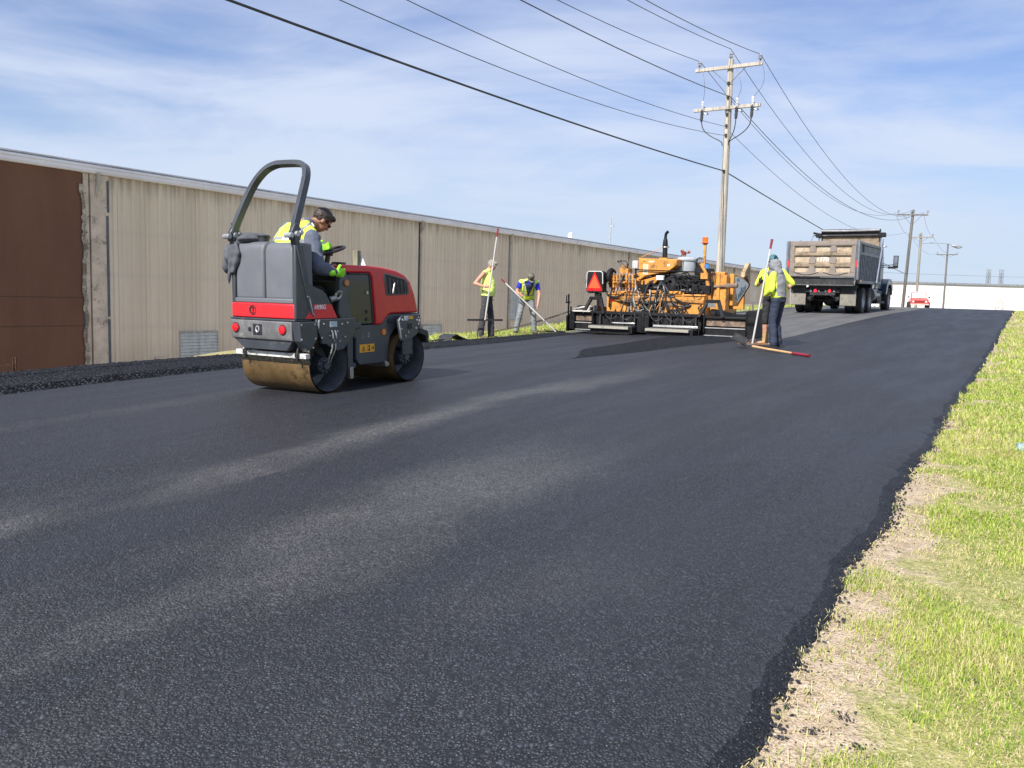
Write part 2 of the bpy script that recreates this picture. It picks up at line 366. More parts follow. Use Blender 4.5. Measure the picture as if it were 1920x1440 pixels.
# ------------------------------------------------------------------ grass and crumbs
def blade_mat(name,g0,g1,straw):
    m,t,b=newmat(name)
    a=t.new('ShaderNodeAttribute',attribute_name='tint').outputs['Fac']
    c=t.mix(t.ramp(a,0,.72),g0,g1); c=t.mix(t.ramp(a,.72,.86),c,straw)
    t.l.new(c,b.inputs['Base Color']); b.inputs['Roughness'].default_value=.55; b.inputs['Specular IOR Level'].default_value=.3
    tr=t.new('ShaderNodeBsdfTranslucent'); t.l.new(c,tr.inputs[0]); mx=t.new('ShaderNodeMixShader'); mx.inputs[0].default_value=.35
    t.l.new(b.outputs[0],mx.inputs[1]); t.l.new(tr.outputs[0],mx.inputs[2]); t.l.new(mx.outputs[0],t.n['Material Output'].inputs[0])
    return m
def grass(name,regions,mat_,label):
    V=[];F=[];T=[];o=0
    for (s0,s1,t0,t1,count,L,W,dens,*lt) in regions:
        litter=bool(lt)
        s=RNG.uniform(s0,s1,count); t=RNG.uniform(t0,t1,count)
        keep=[]
        for i in range(count):
            keep.append(dens(s[i],t[i])>RNG.random())
        s=s[keep];t=t[keep]
        for a,b_ in zip(s,t):
            cl=noise.noise(Vector((a*1.3,b_*1.3,4)));cl2=noise.noise(Vector((a*4,b_*4,7)))
            l=L*(.45+.8*RNG.random())*(1+.8*cl+.9*cl2); l=max(l,.3*L); w=W*(.6+.7*RNG.random())
            an=RNG.random()*6.283; lean=(.3+1.15*RNG.random()) if not litter else 1.35+.2*RNG.random(); dx,dy=math.cos(an),math.sin(an)
            z=TG(a,b_)-.004; p=P(a,b_); x,y=p.x,p.y
            px,py=-dy*w/2,dx*w/2
            h1=l*.55*math.cos(lean*.5); r1=l*.55*math.sin(lean*.5); h2=h1+l*.45*math.cos(lean*1.5); r2=r1+l*.45*math.sin(lean*1.5)
            V+= [(x-px,y-py,z),(x+px,y+py,z),(x+dx*r1-px*.8,y+dy*r1-py*.8,z+h1),(x+dx*r1+px*.8,y+dy*r1+py*.8,z+h1),(x+dx*r2,y+dy*r2,z+h2)]
            F+= [(o,o+1,o+3,o+2),(o+2,o+3,o+4)]; o+=5
            tn=min(1,max(0,.42+.55*cl+.25*cl2+.28*RNG.standard_normal()))
            lu=math.exp(-(((a-2.1)/.55)**2+((b_+.42)/.38)**2)); tn=tn*(1-.8*lu)
            if litter or (cl+cl2*.5<-.1 and RNG.random()<.4) or RNG.random()<.06: tn=max(tn,.8+.2*RNG.random()) if RNG.random()>lu else tn
            T+=[tn]*5
    me=bpy.data.meshes.new(name); me.from_pydata(V,[],F); me.materials.append(mat_)
    at=me.attributes.new('tint','FLOAT','POINT'); at.data.foreach_set('value',T); me.update()
    ob=bpy.data.objects.new(name,me); COL.objects.link(ob); tag(ob,label,'grass',kind='stuff')
M_GR=blade_mat('grass_blades',(.17,.32,.025),(.52,.60,.11),(.66,.58,.30))
def dens(s,t):
    d=edgeR(s)-t          # metres outside the asphalt
    n=noise.noise(Vector((s*1.3,t*1.3,4)))*1.0+noise.noise(Vector((s*4,t*4,7)))*.5
    k=sst(d+n*.5,.12+.20*sst(s,10,4),.22+.42*sst(s,10,4))
    tuft=1 if noise.noise(Vector((s*2.6,t*2.6,20)))>.42 and d>.05 else 0
    if d<.14: return 0
    return max(.05+.45*sst(d,.35,.8),k*.95,tuft*.8)
def dlit(s,t):
    d=edgeR(s)-t
    return 0 if d<.13 else .25+.75*(noise.noise(Vector((s*5,t*5,30)))>-.1)
grass('grass',[(1.2,4.5,-1.3,.75,110000,.038,.0031,dens),(1.2,5,-1.5,.8,22000,.055,.0030,dlit,1),(5,10,-1.5,.9,16000,.06,.0045,dlit,1),(4.5,8,-1.1,.8,72000,.042,.0048,dens),(8,15,-1.8,1.0,52000,.055,.0085,dens),(15,30,-4,1.2,36000,.075,.014,dens),(30,62,-9,1.6,22000,.08,.032,dens)],M_GR,'short bright green grass with straw patches on the right roadside verge')
grass('grass',[(9,13,10.9,11.9,3500,.075,.009,lambda s,t:.9*sst(s,9,12)),(13,24,10.85,12.9,14000,.09,.012,lambda s,t:.9),(24,60,10.85,13.5,9000,.11,.025,lambda s,t:.9),(5,9,11.15,11.4,160,.05,.006,lambda s,t:.5)],M_GR,'grass strip between the new asphalt and the long metal warehouse')
def crumbs(name,items,mat_,label,kind='stuff'):
    V=[];F=[];o=0
    base=[(0,0,1),(.9,0,.3),(.28,.85,.3),(-.72,.52,.3),(-.72,-.52,.3),(.28,-.85,.3),(0,0,-.6)]
    fc=[(0,1,2),(0,2,3),(0,3,4),(0,4,5),(0,5,1),(6,2,1),(6,3,2),(6,4,3),(6,5,4),(6,1,5)]
    for (s,t,z,r) in items:
        p=P(s,t,z)
        sc=[r*random.uniform(.6,1.3) for _ in range(3)]; a=random.random()*6.28; ca,sa=math.cos(a),math.sin(a)
        for v in base:
            k=random.uniform(.75,1.25); x,y=v[0]*sc[0]*k,v[1]*sc[1]*k
            V.append((p.x+x*ca-y*sa,p.y+x*sa+y*ca,p.z+v[2]*sc[2]*.8*k))
        F+=[tuple(i+o for i in f) for f in fc]; o+=7
    me=bpy.data.meshes.new(name); me.from_pydata(V,[],F); me.materials.append(mat_)
    ob=bpy.data.objects.new(name,me); COL.objects.link(ob); tag(ob,label,'debris',kind=kind)
it=[]
for _ in range(9500):
    s=random.random()**1.6*16+1.2; d=random.expovariate(1/.05)-.05; t=edgeR(s)-d
    it.append((s,t,max(TG(s,t),G(s,t)-.045 if d<0 else -9)+.001,random.uniform(.0025,.008)*(1 if random.random()<.95 else 1.8)))
for _ in range(1500):
    s=random.random()**1.4*14+1.2; t=edgeR(s)-.14-random.gauss(.0,.03); it.append((s,t,TG(s,t)+random.uniform(.0,.01),random.uniform(.006,.013)))
for cx,ct in ((2.75,.43),(2.6,.36),(2.62,.5),(3.2,.1),(2.45,.18)):
    for _ in range(26): s=cx+random.gauss(0,.014);t=ct+random.gauss(0,.016); it.append((s,t,TG(s,t)+random.uniform(0,.008),random.uniform(.003,.007)))
for _ in range(1100):
    s=random.uniform(1.3,9); d=random.expovariate(1/.16); it.append((s,edgeR(s)-d,TG(s,edgeR(s)-d)+.001,random.uniform(.003,.007)))
M_CR=mat('tarred_crumbs',(.022,.022,.026),.45,var=.5)
crumbs('asphalt_crumbs',it,M_CR,'black asphalt crumbs scattered along the ragged right road edge')
M_PEB=mat('pale_pebbles',(.5,.45,.38),.8,var=.4,vscale=40)
crumbs('pebbles',[(s,edgeR(s)-d,TG(s,edgeR(s)-d)+.001,random.uniform(.0025,.006)) for s,d in [(random.uniform(1.3,8),.05+random.expovariate(1/.35)) for _ in range(1500)]],M_PEB,'pale pebbles lying in the bare dirt beside the road')

# ------------------------------------------------------------------ warehouse
TW=23.4; ZE=4.77; S0=-10; S1=95
def wall_mat(name,c0,c1,stain=True):
    m,t,b=newmat(name); pos,s,tt,st,z=st_nodes(t)
    col=t.new('ShaderNodeCombineXYZ'); t.l.new(s,col.inputs[0]); t.l.new(z,col.inputs[1])
    v=col.outputs[0]
    n=t.noise(t.map(v,(1,.12,1)),1.2,4,.6); f=t.noise(t.map(v,(1,.25,1)),9,4,.6)
    c=t.mix(t.ramp(n,.3,.7),c0,c1)
    c=t.mix(t.math('MULTIPLY',t.ramp(f,.45,.75),.14),c,tuple(x*.75 for x in c0))
    pan=t.new('ShaderNodeTexWhiteNoise',noise_dimensions='1D'); t.l.new(t.math('FLOOR',t.math('DIVIDE',s,.915)),pan.inputs['W']); c=t.mix(t.math('MULTIPLY',pan.outputs[0],.16),c,(.42,.35,.27)); lap=t.ramp(t.math('FRACT',t.math('DIVIDE',s,.915)),.03,.012); c=t.mix(t.math('MULTIPLY',lap,.45),c,(.2,.17,.13))
    if stain:   # rust-brown runs from the eave
        run=t.noise(t.map(v,(1,.03,1)),5.5,3,.6)
        k=t.ramp(t.math('ADD',z,t.math('MULTIPLY',run,1.6)),5.0,5.85)
        c=t.mix(t.math('MULTIPLY',k,.6),c,(.16,.11,.06))
        for zz in (.36,1.9,3.15):     # fixing rows
            band=t.ramp(t.math('ABSOLUTE',t.math('SUBTRACT',z,zz)),.14,.02); c=t.mix(t.math('MULTIPLY',band,.16),c,(.55,.5,.42))
        base=t.ramp(z,.2,-.8); c=t.mix(t.math('MULTIPLY',base,.18),c,(.20,.16,.11))
    t.l.new(c,b.inputs['Base Color']); b.inputs['Roughness'].default_value=.6; b.inputs['Specular IOR Level'].default_value=.35
    return m
M_RIB=wall_mat('ribbed_wall_paint',(.71,.605,.455),(.79,.685,.535))
def brown():
    m,t,b=newmat('brown_panel_paint'); pos,s,tt,st,z=st_nodes(t)
    n=t.noise(t.map(pos,(1,1,.3)),1.4,5,.6); f=t.noise(t.map(pos,(1,1,5)),5,4,.6)
    c=t.mix(t.ramp(n,.3,.7),(.140,.063,.033),(.172,.080,.044)); c=t.mix(t.math('MULTIPLY',t.ramp(f,.5,.8),.3),c,(.09,.045,.027))
    for zz in (.42,1.22): c=t.mix(t.math('MULTIPLY',t.ramp(t.math('ABSOLUTE',t.math('SUBTRACT',z,zz)),.022,.008),.7),c,(.05,.025,.015))
    t.l.new(c,b.inputs['Base Color']); b.inputs['Roughness'].default_value=.75; t.l.new(t.bump(f,.4,.01),b.inputs['Normal']); return m
M_BRN=brown()
M_GUT=mat('weathered_white_gutter',(.80,.81,.88),.45,var=.08,vscale=.8,dirt=(.45,.44,.43),dirtamt=.12,dscale=1.2)
M_ROOF=mat('galvanised_roof',(.45,.46,.46),.5,.3,var=.15,vscale=.5)
M_DKGAP=mat('dark_joint',(.05,.05,.055),.8); M_STEEL=mat('blue_grey_flashing',(.10,.12,.15),.5,.3)
M_BEIGE=mat('beige_trim',(.62,.52,.41),.6,var=.15,vscale=2,dirt=(.2,.16,.11),dirtamt=.35)
M_PIPE=mat('pale_downspout',(.46,.42,.35),.55,var=.15,vscale=2,dirt=(.18,.13,.09),dirtamt=.3)
M_LOUV=mat('green_grey_louver',(.36,.37,.33),.5,var=.15,vscale=3); M_BLADE=mat('louver_blade',(.50,.53,.50),.45,.1,var=.12)
root=empty('warehouse',P(40,TW,0),HEAD,label='long low beige ribbed metal warehouse with a brown painted end bay',cat='warehouse')
# local frame: x along s from 40, y away (left), z abs
def X(s): return s-40
m=MB(); ys=[]
s=15.28; prof=[]
while s<S1:
    prof+=[(s,0),(s+.10,0),(s+.13,-.05),(s+.19,-.05),(s+.22,0)]; s+=.305
pts=[(X(a),b) for a,b in prof]
vs=[];fs=[]
for x,y in pts: vs+=[(x,y,-1.8),(x,y,ZE-.02)]
for i in range(len(pts)-1): fs.append((2*i,2*i+2,2*i+3,2*i+1))
m.add(vs,fs); put('ribbed_wall',m,M_RIB,root,smooth=0,clean=False)
m=MB().box(X(S0),X(14.42),-.06,.3,-1.8,ZE-.02); put('brown_panel',m,M_BRN,root)
m=MB().box(X(14.50),X(14.66),-.02,.2,-1.8,ZE-.03).box(X(14.7),X(15.26),-.05,.2,-1.8,ZE-.03); put('corner_trim',m,M_BEIGE,root)
m=MB().box(X(14.42),X(14.50),-.09,.2,-1.8,3.4).box(X(15.17),X(15.235),-.075,-.04,-1.8,.6).box(X(15.17),X(15.235),-.075,-.04,.68,3.6).box(X(15.2),X(15.26),-.075,-.04,3.7,4.6)
put('flashing',m,M_STEEL,root)
# peeling ragged strip along the edge of the brown paint
m=MB(); q=[]
zz=-1.6
while zz<4.5: q.append((X(14.36+.10*random.random()+(.0 if zz<3.6 else -.1*random.random())),zz)); zz+=random.uniform(.06,.3)
q2=[(x+.09+.05*random.random(),z) for x,z in reversed(q)]
m.prism([(a,b) for a,b in q+q2],'y',-.098,-.088); put('peeling_paint',m,mat('bare_primer',(.42,.38,.3),.8,var=.3,vscale=8,dirt=(.12,.08,.05),dirtamt=.6),root,smooth=0)
m=MB().box(X(S0),X(S1),.01,36,-1.8,-1.7); m.prism([(0.12,ZE),(18,ZE+1.3),(36,ZE),(36,-1.8),(0.12,-1.8)],'x',X(S0)+.02,X(S1)-.01); put('roof',m,M_ROOF,root,smooth=0)
# gutter: profile in y,z extruded along the length in sections
sec=[(0.1,ZE-.02),(-.10,ZE-.02),(-.13,ZE-.005),(-.17,ZE+.055),(-.17,ZE+.12),(-.205,ZE+.15),(-.205,ZE+.21),(-.185,ZE+.21),(-.185,ZE+.17),(-.12,ZE+.15),(0.1,ZE+.27)]
ss=[S0,9.0,18.5]+[18.5+7.5*i for i in range(1,10)]+[S1]
m=MB()
for a,b in zip(ss[:-1],ss[1:]): m.prism([(y,z) for y,z in sec],'x',X(a)+.004,X(b)-.004)
put('eave_gutter',m,M_GUT,root,smooth=0)
m=MB().box(X(S0),X(S1),-.06,.1,ZE+.27,ZE+.305); put('roof_edge',m,M_ROOF,root)
for i,sx in enumerate([30.02,37.45,45.1,52.2,59.8,67.3,74.8,82.3,14.9]):
    m=MB(); x=X(sx)
    m.tube([(x,-.14,ZE+.02),(x,-.14,ZE-.30),(x-.03,-.02,ZE-.62)],.055,8)
    if i in (0,1,4,6): m.tube([(x-.03,-.05,ZE-.6),(x-.03,-.075,ZE-.75),(x-.03,-.075,-1.5)],.05,8)
    put('downspout',m,M_PIPE,root)
    if i<8: put('panel_joint',MB().box(x-.10,x-.07,-.045,.0,-1.6,ZE-.05),M_DKGAP,root)
def louver(s0,s1,z0,z1,n,name='louver_vent'):
    m=MB(); w=.05; y0=-.075;y1=-.0
    for bx in ((X(s0),X(s1),z1-w,z1),(X(s0),X(s1),z0,z0+w),(X(s0),X(s0)+w,z0+w,z1-w),(X(s1)-w,X(s1),z0+w,z1-w)): m.box(bx[0],bx[1],y0,y1,bx[2],bx[3])
    f=put(name,m,M_LOUV,root,bevel=.004); b=MB()
    b.box(X(s0)+w,X(s1)-w,-.035,-.03,z0+w,z1-w)
    h=(z1-z0-2*w)/n
    for k in range(n):
        z=z0+w+h*(k+.5); b.add([(X(s0)+w,-.07,z-h*.42),(X(s1)-w,-.07,z-h*.42),(X(s1)-w,-.04,z+h*.42),(X(s0)+w,-.04,z+h*.42),(X(s0)+w,-.062,z-h*.5),(X(s1)-w,-.062,z-h*.5)],[(0,1,2,3),(0,1,5,4)])
    b.box((X(s0)+X(s1))/2-.012,(X(s0)+X(s1))/2+.012,-.078,-.07,z0+w,z1-w)
    put('louver_blades',b,M_BLADE,f,smooth=0)
louver(17.6,19.12,-.95,.20,10); louver(30.2,31.65,-.95,.27,9); louver(37.5,38.75,.42,1.95,13); louver(45.4,46.9,-.2,.95,8)
m=MB().box(X(16.75),X(17.05),-.05,0,-.75,-.58); put('wall_hatch',m,M_BEIGE,root)
m=MB().lathe([(0,0),(.22,0),(.22,.25),(.30,.27),(.30,.40),(.05,.46),(0,.46)],(X(13.4),3.2,ZE+.25),(0,0,1),16); put('roof_vent',m,M_ROOF,root)
m=MB().lathe([(0,0),(.16,0),(.16,1.9),(.24,1.92),(.24,2.3),(0,2.5)],(X(75),16.5,ZE+.9),(0,0,1),12); put('roof_chimney',m,mat('white_sheet_metal',(.8,.8,.78),.4),root)

M_GALV=mat('galvanised_mast',(.38,.40,.42),.5,.4,var=.15)
rt=empty('antenna_mast',P(63.2,30,4.9),HEAD,label='thin grey antenna mast rising above the warehouse roof',cat='antenna')
put('mast',MB().cyl((0,0,-.5),(0,0,3.25),.085,.06,8),M_GALV,rt)
for z,d in ((2.6,.28),(1.7,-.24),(.9,.2),(.35,.3)): put('bracket',MB().box(-.06,.06,min(0,-d),max(0,-d),z,z+.09),M_GALV,rt)

# white building beyond the crest
M_WHITE=mat('white_cladding',(.82,.81,.79),.6,var=.04,vscale=.08,dirt=(.6,.56,.52),dirtamt=.1,dscale=.4)  # the cladding's own plain white, lightly soiled
rt=empty('white_building',(80,128,0),0,label='long plain white industrial building beyond the crest of the road',cat='building')
m=MB(); 
x=-40
while x<60: m.box(x,x+4.98,0,30,-1,5.35); x+=5
put('wall',m,M_WHITE,rt,smooth=0)
put('roof_trim',MB().box(-40.2,60.2,-.25,30.3,5.353,5.62),mat('grey_roof_trim',(.22,.23,.25),.6),rt)

# ------------------------------------------------------------------ utility poles
def wood(name,c,c2):
    m,t,b=newmat(name); tc=t.new('ShaderNodeTexCoord').outputs['Object']
    v=t.map(tc,(1,1,.06)); n=t.noise(v,22,5,.65); n2=t.noise(tc,1.1,3)
    col=t.mix(t.ramp(n,.35,.65),c,c2); col=t.mix(t.math('MULTIPLY',t.ramp(n2,.45,.7),.35),col,tuple(x*.6 for x in c))
    t.l.new(col,b.inputs['Base Color']); b.inputs['Roughness'].default_value=.85; t.l.new(t.bump(n,.5,.008),b.inputs['Normal']); return m
M_POLE=wood('weathered_pole_wood',(.34,.30,.25),(.52,.48,.42)); M_POLE2=wood('dark_pole_wood',(.11,.10,.09),(.20,.185,.165)); M_POLE3=wood('grey_pole_wood',(.20,.185,.16),(.32,.30,.26))
M_INS=mat('porcelain',(.30,.32,.36),.25,var=.2); M_INW=mat('pale_polymer',(.55,.57,.6),.4); M_BLK=mat('black_rubber',(.025,.025,.028),.5,var=.3); M_WIRE=mat('weathered_wire',(.06,.065,.075),.5,.3)
M_HW=mat('galvanised_hardware',(.25,.26,.28),.45,.6)
def pin(z,x,y,k=1):
    return MB().lathe([(0,0),(.02*k,0),(.02*k,.10*k),(.075*k,.10*k),(.085*k,.14*k),(.05*k,.16*k),(.05*k,.19*k),(.075*k,.20*k),(.07*k,.25*k),(.035*k,.29*k),(0,.30*k)],(x,y,z),(0,0,1),10)
# main pole
SP,TP=31.6,10.4; zb=TG(SP,TP)
mp=empty('utility_pole',P(SP,TP,zb),HEAD,label='tall pale wooden utility pole with two crossarms and cable drops behind the paver',cat='utility pole')
H=10.47-zb
put('pole',MB().cyl((0,0,-.4),(0,0,H),.165,.108,20),M_POLE,mp)
za1=10.17-zb; za2=8.72-zb
for za in (za1,za2):
    tilt=0
    a=put('crossarm',MB().box(-.20,-.10,-1.22,1.28,za-.06,za+.06),M_POLE,mp,bevel=.008)
m=MB()
for sy in (-1,1): m.tube([(-.15,sy*.62,za1-.06),(-.13,0,za1-.62)],.014,6)
put('arm_brace',m,M_HW,mp)
for y in (1.13,-1.12): put('insulator',pin(za1+.06,-.15,y),M_INS,mp)
put('insulator',pin(H-.02,0,0),M_INS,mp)
for y in (.92,-.38,-.95):
    c=MB().lathe([(0,0),(.03,0),(.03,.06),(.055,.08),(.055,.11),(.035,.12),(.055,.14),(.055,.17),(.035,.18),(.05,.2),(.05,.28),(0,.29)],(-.20,y,za2+.03),(0,0,1),10)
    f=put('cutout_fuse',c,M_INW,mp)
    put('fuse_body',MB().lathe([(0,0),(.05,0),(.065,.06),(.05,.10),(.065,.14),(.05,.2),(.06,.26),(.045,.42),(0,.43)],(-.22,y,za2-.02),(-.12,0,-1),10),M_BLK,f)
    put('bracket',MB().box(-.26,-.05,y-.07,y-.03,za2-.07,za2+.1).tube([(-.1,y-.16,za2-.1),(-.14,y-.2,za2-.16),(-.2,y-.14,za2-.18),(-.2,y-.06,za2-.12)],.025,6),M_HW,f)
for y in (.92,-.38,-.95):
    m=MB(); m.tube([(-.26,y,za2-.45),(-.24,y*.93,za2-.75),(-.2,y*.55+.05*(1 if y>0 else -1),za2-1.0),(-.18,.12*(1 if y>0 else -1),za2-1.22),(-.14,.12*(1 if y>0 else -1),za2-1.35)],.018,8,2); put('riser_cable',m,M_BLK,mp)

m=MB(); m.tube([(-.15,1.1,za1+.3),(-.2,.95,za1-.1),(-.22,.86,za1-.7),(-.22,.9,za2+.3)],.008,5,2); put('jumper_wire',m,M_WIRE,mp); m=MB()
m.tube([(0,0,H+.2),(-.2,-.35,H-.5),(-.25,-.55,H-1.1),(-.22,-.4,za2+.3)],.008,5,2); put('jumper_wire',m,M_WIRE,mp); m=MB()
m.tube([(-.15,-1.1,za1+.25),(-.18,-1.32,za1-.3),(-.2,-1.3,za1-.8),(-.22,-.98,za2+.3)],.008,5,2)
put('jumper_wire',m,M_WIRE,mp)
for z in (9.11,8.08,7.74,6.44,9.6,8.5): put('pole_bracket',MB().box(-.2,.1,-.04,.04,z-zb-.05,z-zb+.05),M_BLK,mp,bevel=.01)

def small_pole(s,t,ztop,rb,rt_,arms,label,m_=M_POLE2,lean=0.,ins=3,extra=None):
    zb=TG(s,t); H=ztop-zb
    e=empty('utility_pole',P(s,t,zb),HEAD,label=label,cat='utility pole',group='utility poles along the road'); 
    e.rotation_euler=(Matrix.Rotation(HEAD,3,'Z')@Matrix.Rotation(lean,3,'X')).to_euler()
    put('pole',MB().cyl((0,0,-.4),(0,0,H),rb,rt_,12),m_,e)
    for (dz,w,br) in arms:
        put('crossarm',MB().box(-.2,-.09,-w,w,H-dz-.06,H-dz+.06),m_,e)
        if br: put('arm_brace',MB().tube([(-.14,-w*.6,H-dz-.05),(-.1,0,H-dz-br),(-.14,w*.6,H-dz-.05)],.02,5),M_HW,e)
        for y in ([-w*.95,w*.95]+([w*.1] if ins>2 else [])): put('insulator',pin(H-dz+.05,-.15,y,1.4),M_INS,e)
    return e,H
small_pole(81.7,10.4,10.1,.145,.11,[(.45,1.22,.9)],'leaning dark utility pole, nearest of the three poles beyond the dump truck',lean=R(2.))
e,H=small_pole(104,11.9,9.9,.16,.12,[(.5,1.25,.5)],'utility pole carrying a cobra head street light arm beyond the truck',m_=M_POLE3)
# street light fixed to that pole: a lamp of its own
sl=empty('street_light',P(104,11.9,TG(104,11.9)+H-1.0),0,label='cobra head street light on a long arm fixed to the middle far pole',cat='street light')
put('arm',MB().tube([(0.1,-.05,-.15),(1.4,-.1,-.05),(2.9,-.1,-.1),(3.4,-.1,-.25)],.035,6,2),M_GALV,sl)
put('lamp_head',MB().ell((3.95,-.1,-.36),(.62,.22,.17),Matrix.Rotation(R(6),3,'Y')),M_GALV,sl); put('lamp_lens',MB().ell((4.1,-.1,-.46),(.38,.18,.14)),mat('lens_grey',(.4,.45,.5),.2),sl)
small_pole(131.5,11.6,10.6,.15,.10,[(1.5,1.3,.45)],'thin far utility pole with a single crossarm, rightmost of the poles',m_=M_POLE2,ins=2)
# lattice pylons far away
for i,(x,y) in enumerate(((172.6,314),(177.2,314))):
    e=empty('lattice_pylon',(x,y,-1),0,label=('left' if i==0 else 'right')+' of the twin steel lattice pylons above the white building',cat='pylon',group='steel lattice pylons')
    m=MB(); w=.55; Hh=17.6
    for a in (-w,w):
        for b in (-w,w): m.beam((a*1.3,b*1.3,0),(a*.8,b*.8,Hh),.12,.12)
    k=0
    while k<Hh-1.5:
        for b in (-w,w): m.beam((-w,b,k),(w,b,k+1.5),.08,.08); m.beam((w,b,k),(-w,b,k+1.5),.08,.08); m.beam((-w,b,k+1.5),(w,b,k+1.5),.08,.08)
        k+=1.5
    put('lattice_frame',m,M_HW,e,smooth=0); put('top_bracket',MB().box(-.9,.9,-.1,.1,Hh,Hh+.25),M_GALV,e)
# wires
def span(a,b,sag,n=24):
    a=Vector(a);b=Vector(b); return [a.lerp(b,i/n)-Vector((0,0,4*sag*(i/n)*(1-i/n))) for i in range(n+1)]
SPRE=-18.
def wire(t0,z0,tm,zm,t2,z2,sag1,sag2,r,label,s2=81.7):
    p=span(P(SPRE,t0,z0),P(SP-.1,tm,zm),sag1,30)
    if t2 is not None: p+=span(P(SP-.1,tm,zm),P(s2,t2,z2),sag2,30)[1:]
    m=MB().tube(p,r,5); o=put('overhead_wire',m,M_WIRE if r<.02 else M_BLK,None,clean=False)
    tag(o,label,'wire','overhead wires strung between the poles')
g='overhead wires'
wire(10.3,5.9,10.4,6.45,10.4,4.6,.47,.15,.022,'thick black cable, the lowest and heaviest wire crossing the sky to mid pole')
wire(10.5,9.1,10.5,7.75,None,0,1.88,0,.009,'thin wire, lower of the two fixed just under the lower crossarm brackets')
wire(10.5,9.35,10.5,8.08,10.5,8.2,1.64,1.6,.009,'thin wire, upper of the two fixed just below the lower crossarm')
wire(10.3,8.9,10.3,9.11,10.3,9.5,1.13,1.75,.014,'wire fixed to the pole midway between its two crossarms')
wire(11.53,10.2,11.53,10.5,11.5,9.85,1.45,2.0,.011,'wire on the left insulator of the top crossarm')
wire(10.4,10.8,10.4,10.83,10.4,9.95,1.65,2.2,.011,'wire on the insulator at the very top of the tall pole')
wire(9.28,10.2,9.28,10.5,9.3,9.85,1.75,2.3,.011,'wire on the right insulator of the top crossarm')
def wire2(a,b,sag,label,r=.012):
    tag(put('overhead_wire',MB().tube(span(a,b,sag,14),r,4),M_WIRE,clean=False),label,'wire','overhead wires strung between the poles')
for t0,t1,nm in ((11.5,13.0,'left'),(9.3,10.8,'right')): 
    wire2(P(81.7,t0,9.85),P(104,t1,9.65),.5,nm+' wire between the two nearest far poles')
    wire2(P(104,t1,9.65),P(131.5,t1-.2,9.2),.8,nm+' wire between the street light pole and the last pole')
wire2((120,314,14.8),(300,314,17.2),1.5,'faint distant wire running right from the lattice pylons',.05)

# ------------------------------------------------------------------ ROLLER
G1=mat('graphite_paint',(.045,.052,.064),.42,var=.15,vscale=3,coat=.15,dirt=(.13,.12,.11),dirtamt=.22,dscale=5)
G2=mat('grey_tank_plastic',(.125,.132,.150),.5,var=.1,vscale=2,dirt=(.22,.21,.20),dirtamt=.12,dscale=3,bump=.001,bscale=300)
RED=mat('red_hood_paint',(.56,.006,.016),.30,var=.06,vscale=1.5,coat=.25,dirt=(.30,.05,.04),dirtamt=.12,dscale=3)
RED2=mat('red_band',(.68,.022,.03),.4,var=.05)
BMP=mat('worn_grey_bumper',(.14,.14,.145),.6,var=.2,vscale=6,dirt=(.30,.28,.25),dirtamt=.3,dscale=6,bump=.001)
STEEL=mat('worn_steel',(.40,.39,.37),.35,.8,var=.2,vscale=20,dirt=(.08,.07,.06),dirtamt=.4,dscale=20)
PALE=mat('pale_bolt_metal',(.38,.39,.41),.4,.5)
DRUMT=mat('wet_ochre_drum',(.165,.105,.045),.42,.25,var=.3,vscale=3,dirt=(.05,.035,.02),dirtamt=.45,dscale=4)
DRUMI=mat('drum_inner',(.07,.08,.09),.55,var=.3,vscale=5,dirt=(.18,.18,.18),dirtamt=.25,dscale=8)
BLACKP=mat('black_plastic',(.018,.019,.022),.45,var=.3); GLASSY=mat('dark_glossy_panel',(.03,.033,.04),.08,var=.1)
WHT=mat('white_paint',(.75,.75,.73),.45,var=.05); WPEEL=mat('chipped_white_bar',(.68,.67,.63),.5,var=.1,dirt=(.10,.08,.06),dirtamt=.5,dscale=14)
LENS=mat('red_lens',(.55,.01,.015),.15,var=.05,emit=((.6,.02,.03),.25)); ORG=mat('orange_reflector',(.75,.17,.01),.3); YEL=mat('warning_yellow',(.75,.36,.02),.5,var=.05)
INKB=mat('black_ink',(.01,.01,.012),.6); SCR=mat('spattered_edge',(.06,.055,.04),.6,var=.4,vscale=30,dirt=(.4,.37,.3),dirtamt=.35,dscale=40)
GREEN=mat('green_sticker',(.02,.10,.03),.5)
rz=empty('road_roller',P(6.3,6.5,.548),HEAD,R(1.5),label='red and graphite compact tandem road roller with raised rops hoop, drums on the fresh asphalt',cat='road roller')
Rr=.276
for cx,nm in ((0,'rear'),(1.27,'front')):
    w=.475
    m=MB().lathe([(Rr,-w),(Rr,w),(Rr-.018,w),(Rr-.035,w-.10),(Rr-.035,.2),(.0,.2),(0,-.2),(Rr-.035,-.2),(Rr-.035,-w+.10),(Rr-.018,-w)],(cx,0,Rr),(0,1,0),64,closed=False)
    me=m
    fcs=len(m.f); m.mi=[0 if (i%9)==0 else 1 for i in range(fcs)]
    d=put('drum',m,[DRUMT,DRUMI],rz,smooth=40)
    h=MB().lathe([(0,0),(.04,0),(.045,.03),(.085,.04),(.10,.12),(.10,.17),(.13,.20),(.13,.27),(0,.27)],(cx,-.47+.02,Rr),(0,1,0),20)
    for k in range(8):
        a=k*math.pi/4; h.cyl((cx+.07*math.cos(a),-.435,Rr+.07*math.sin(a)),(cx+.07*math.cos(a),-.41,Rr+.07*math.sin(a)),.012,n=6)
    put('hub',h,G1,d,bevel=.003)
    put('rim_flange',MB().lathe([(.135,-.24),(.2,-.25),(.205,-.21),(.14,-.2)],(cx,0,Rr),(0,1,0),32,closed=True),DRUMI,d)
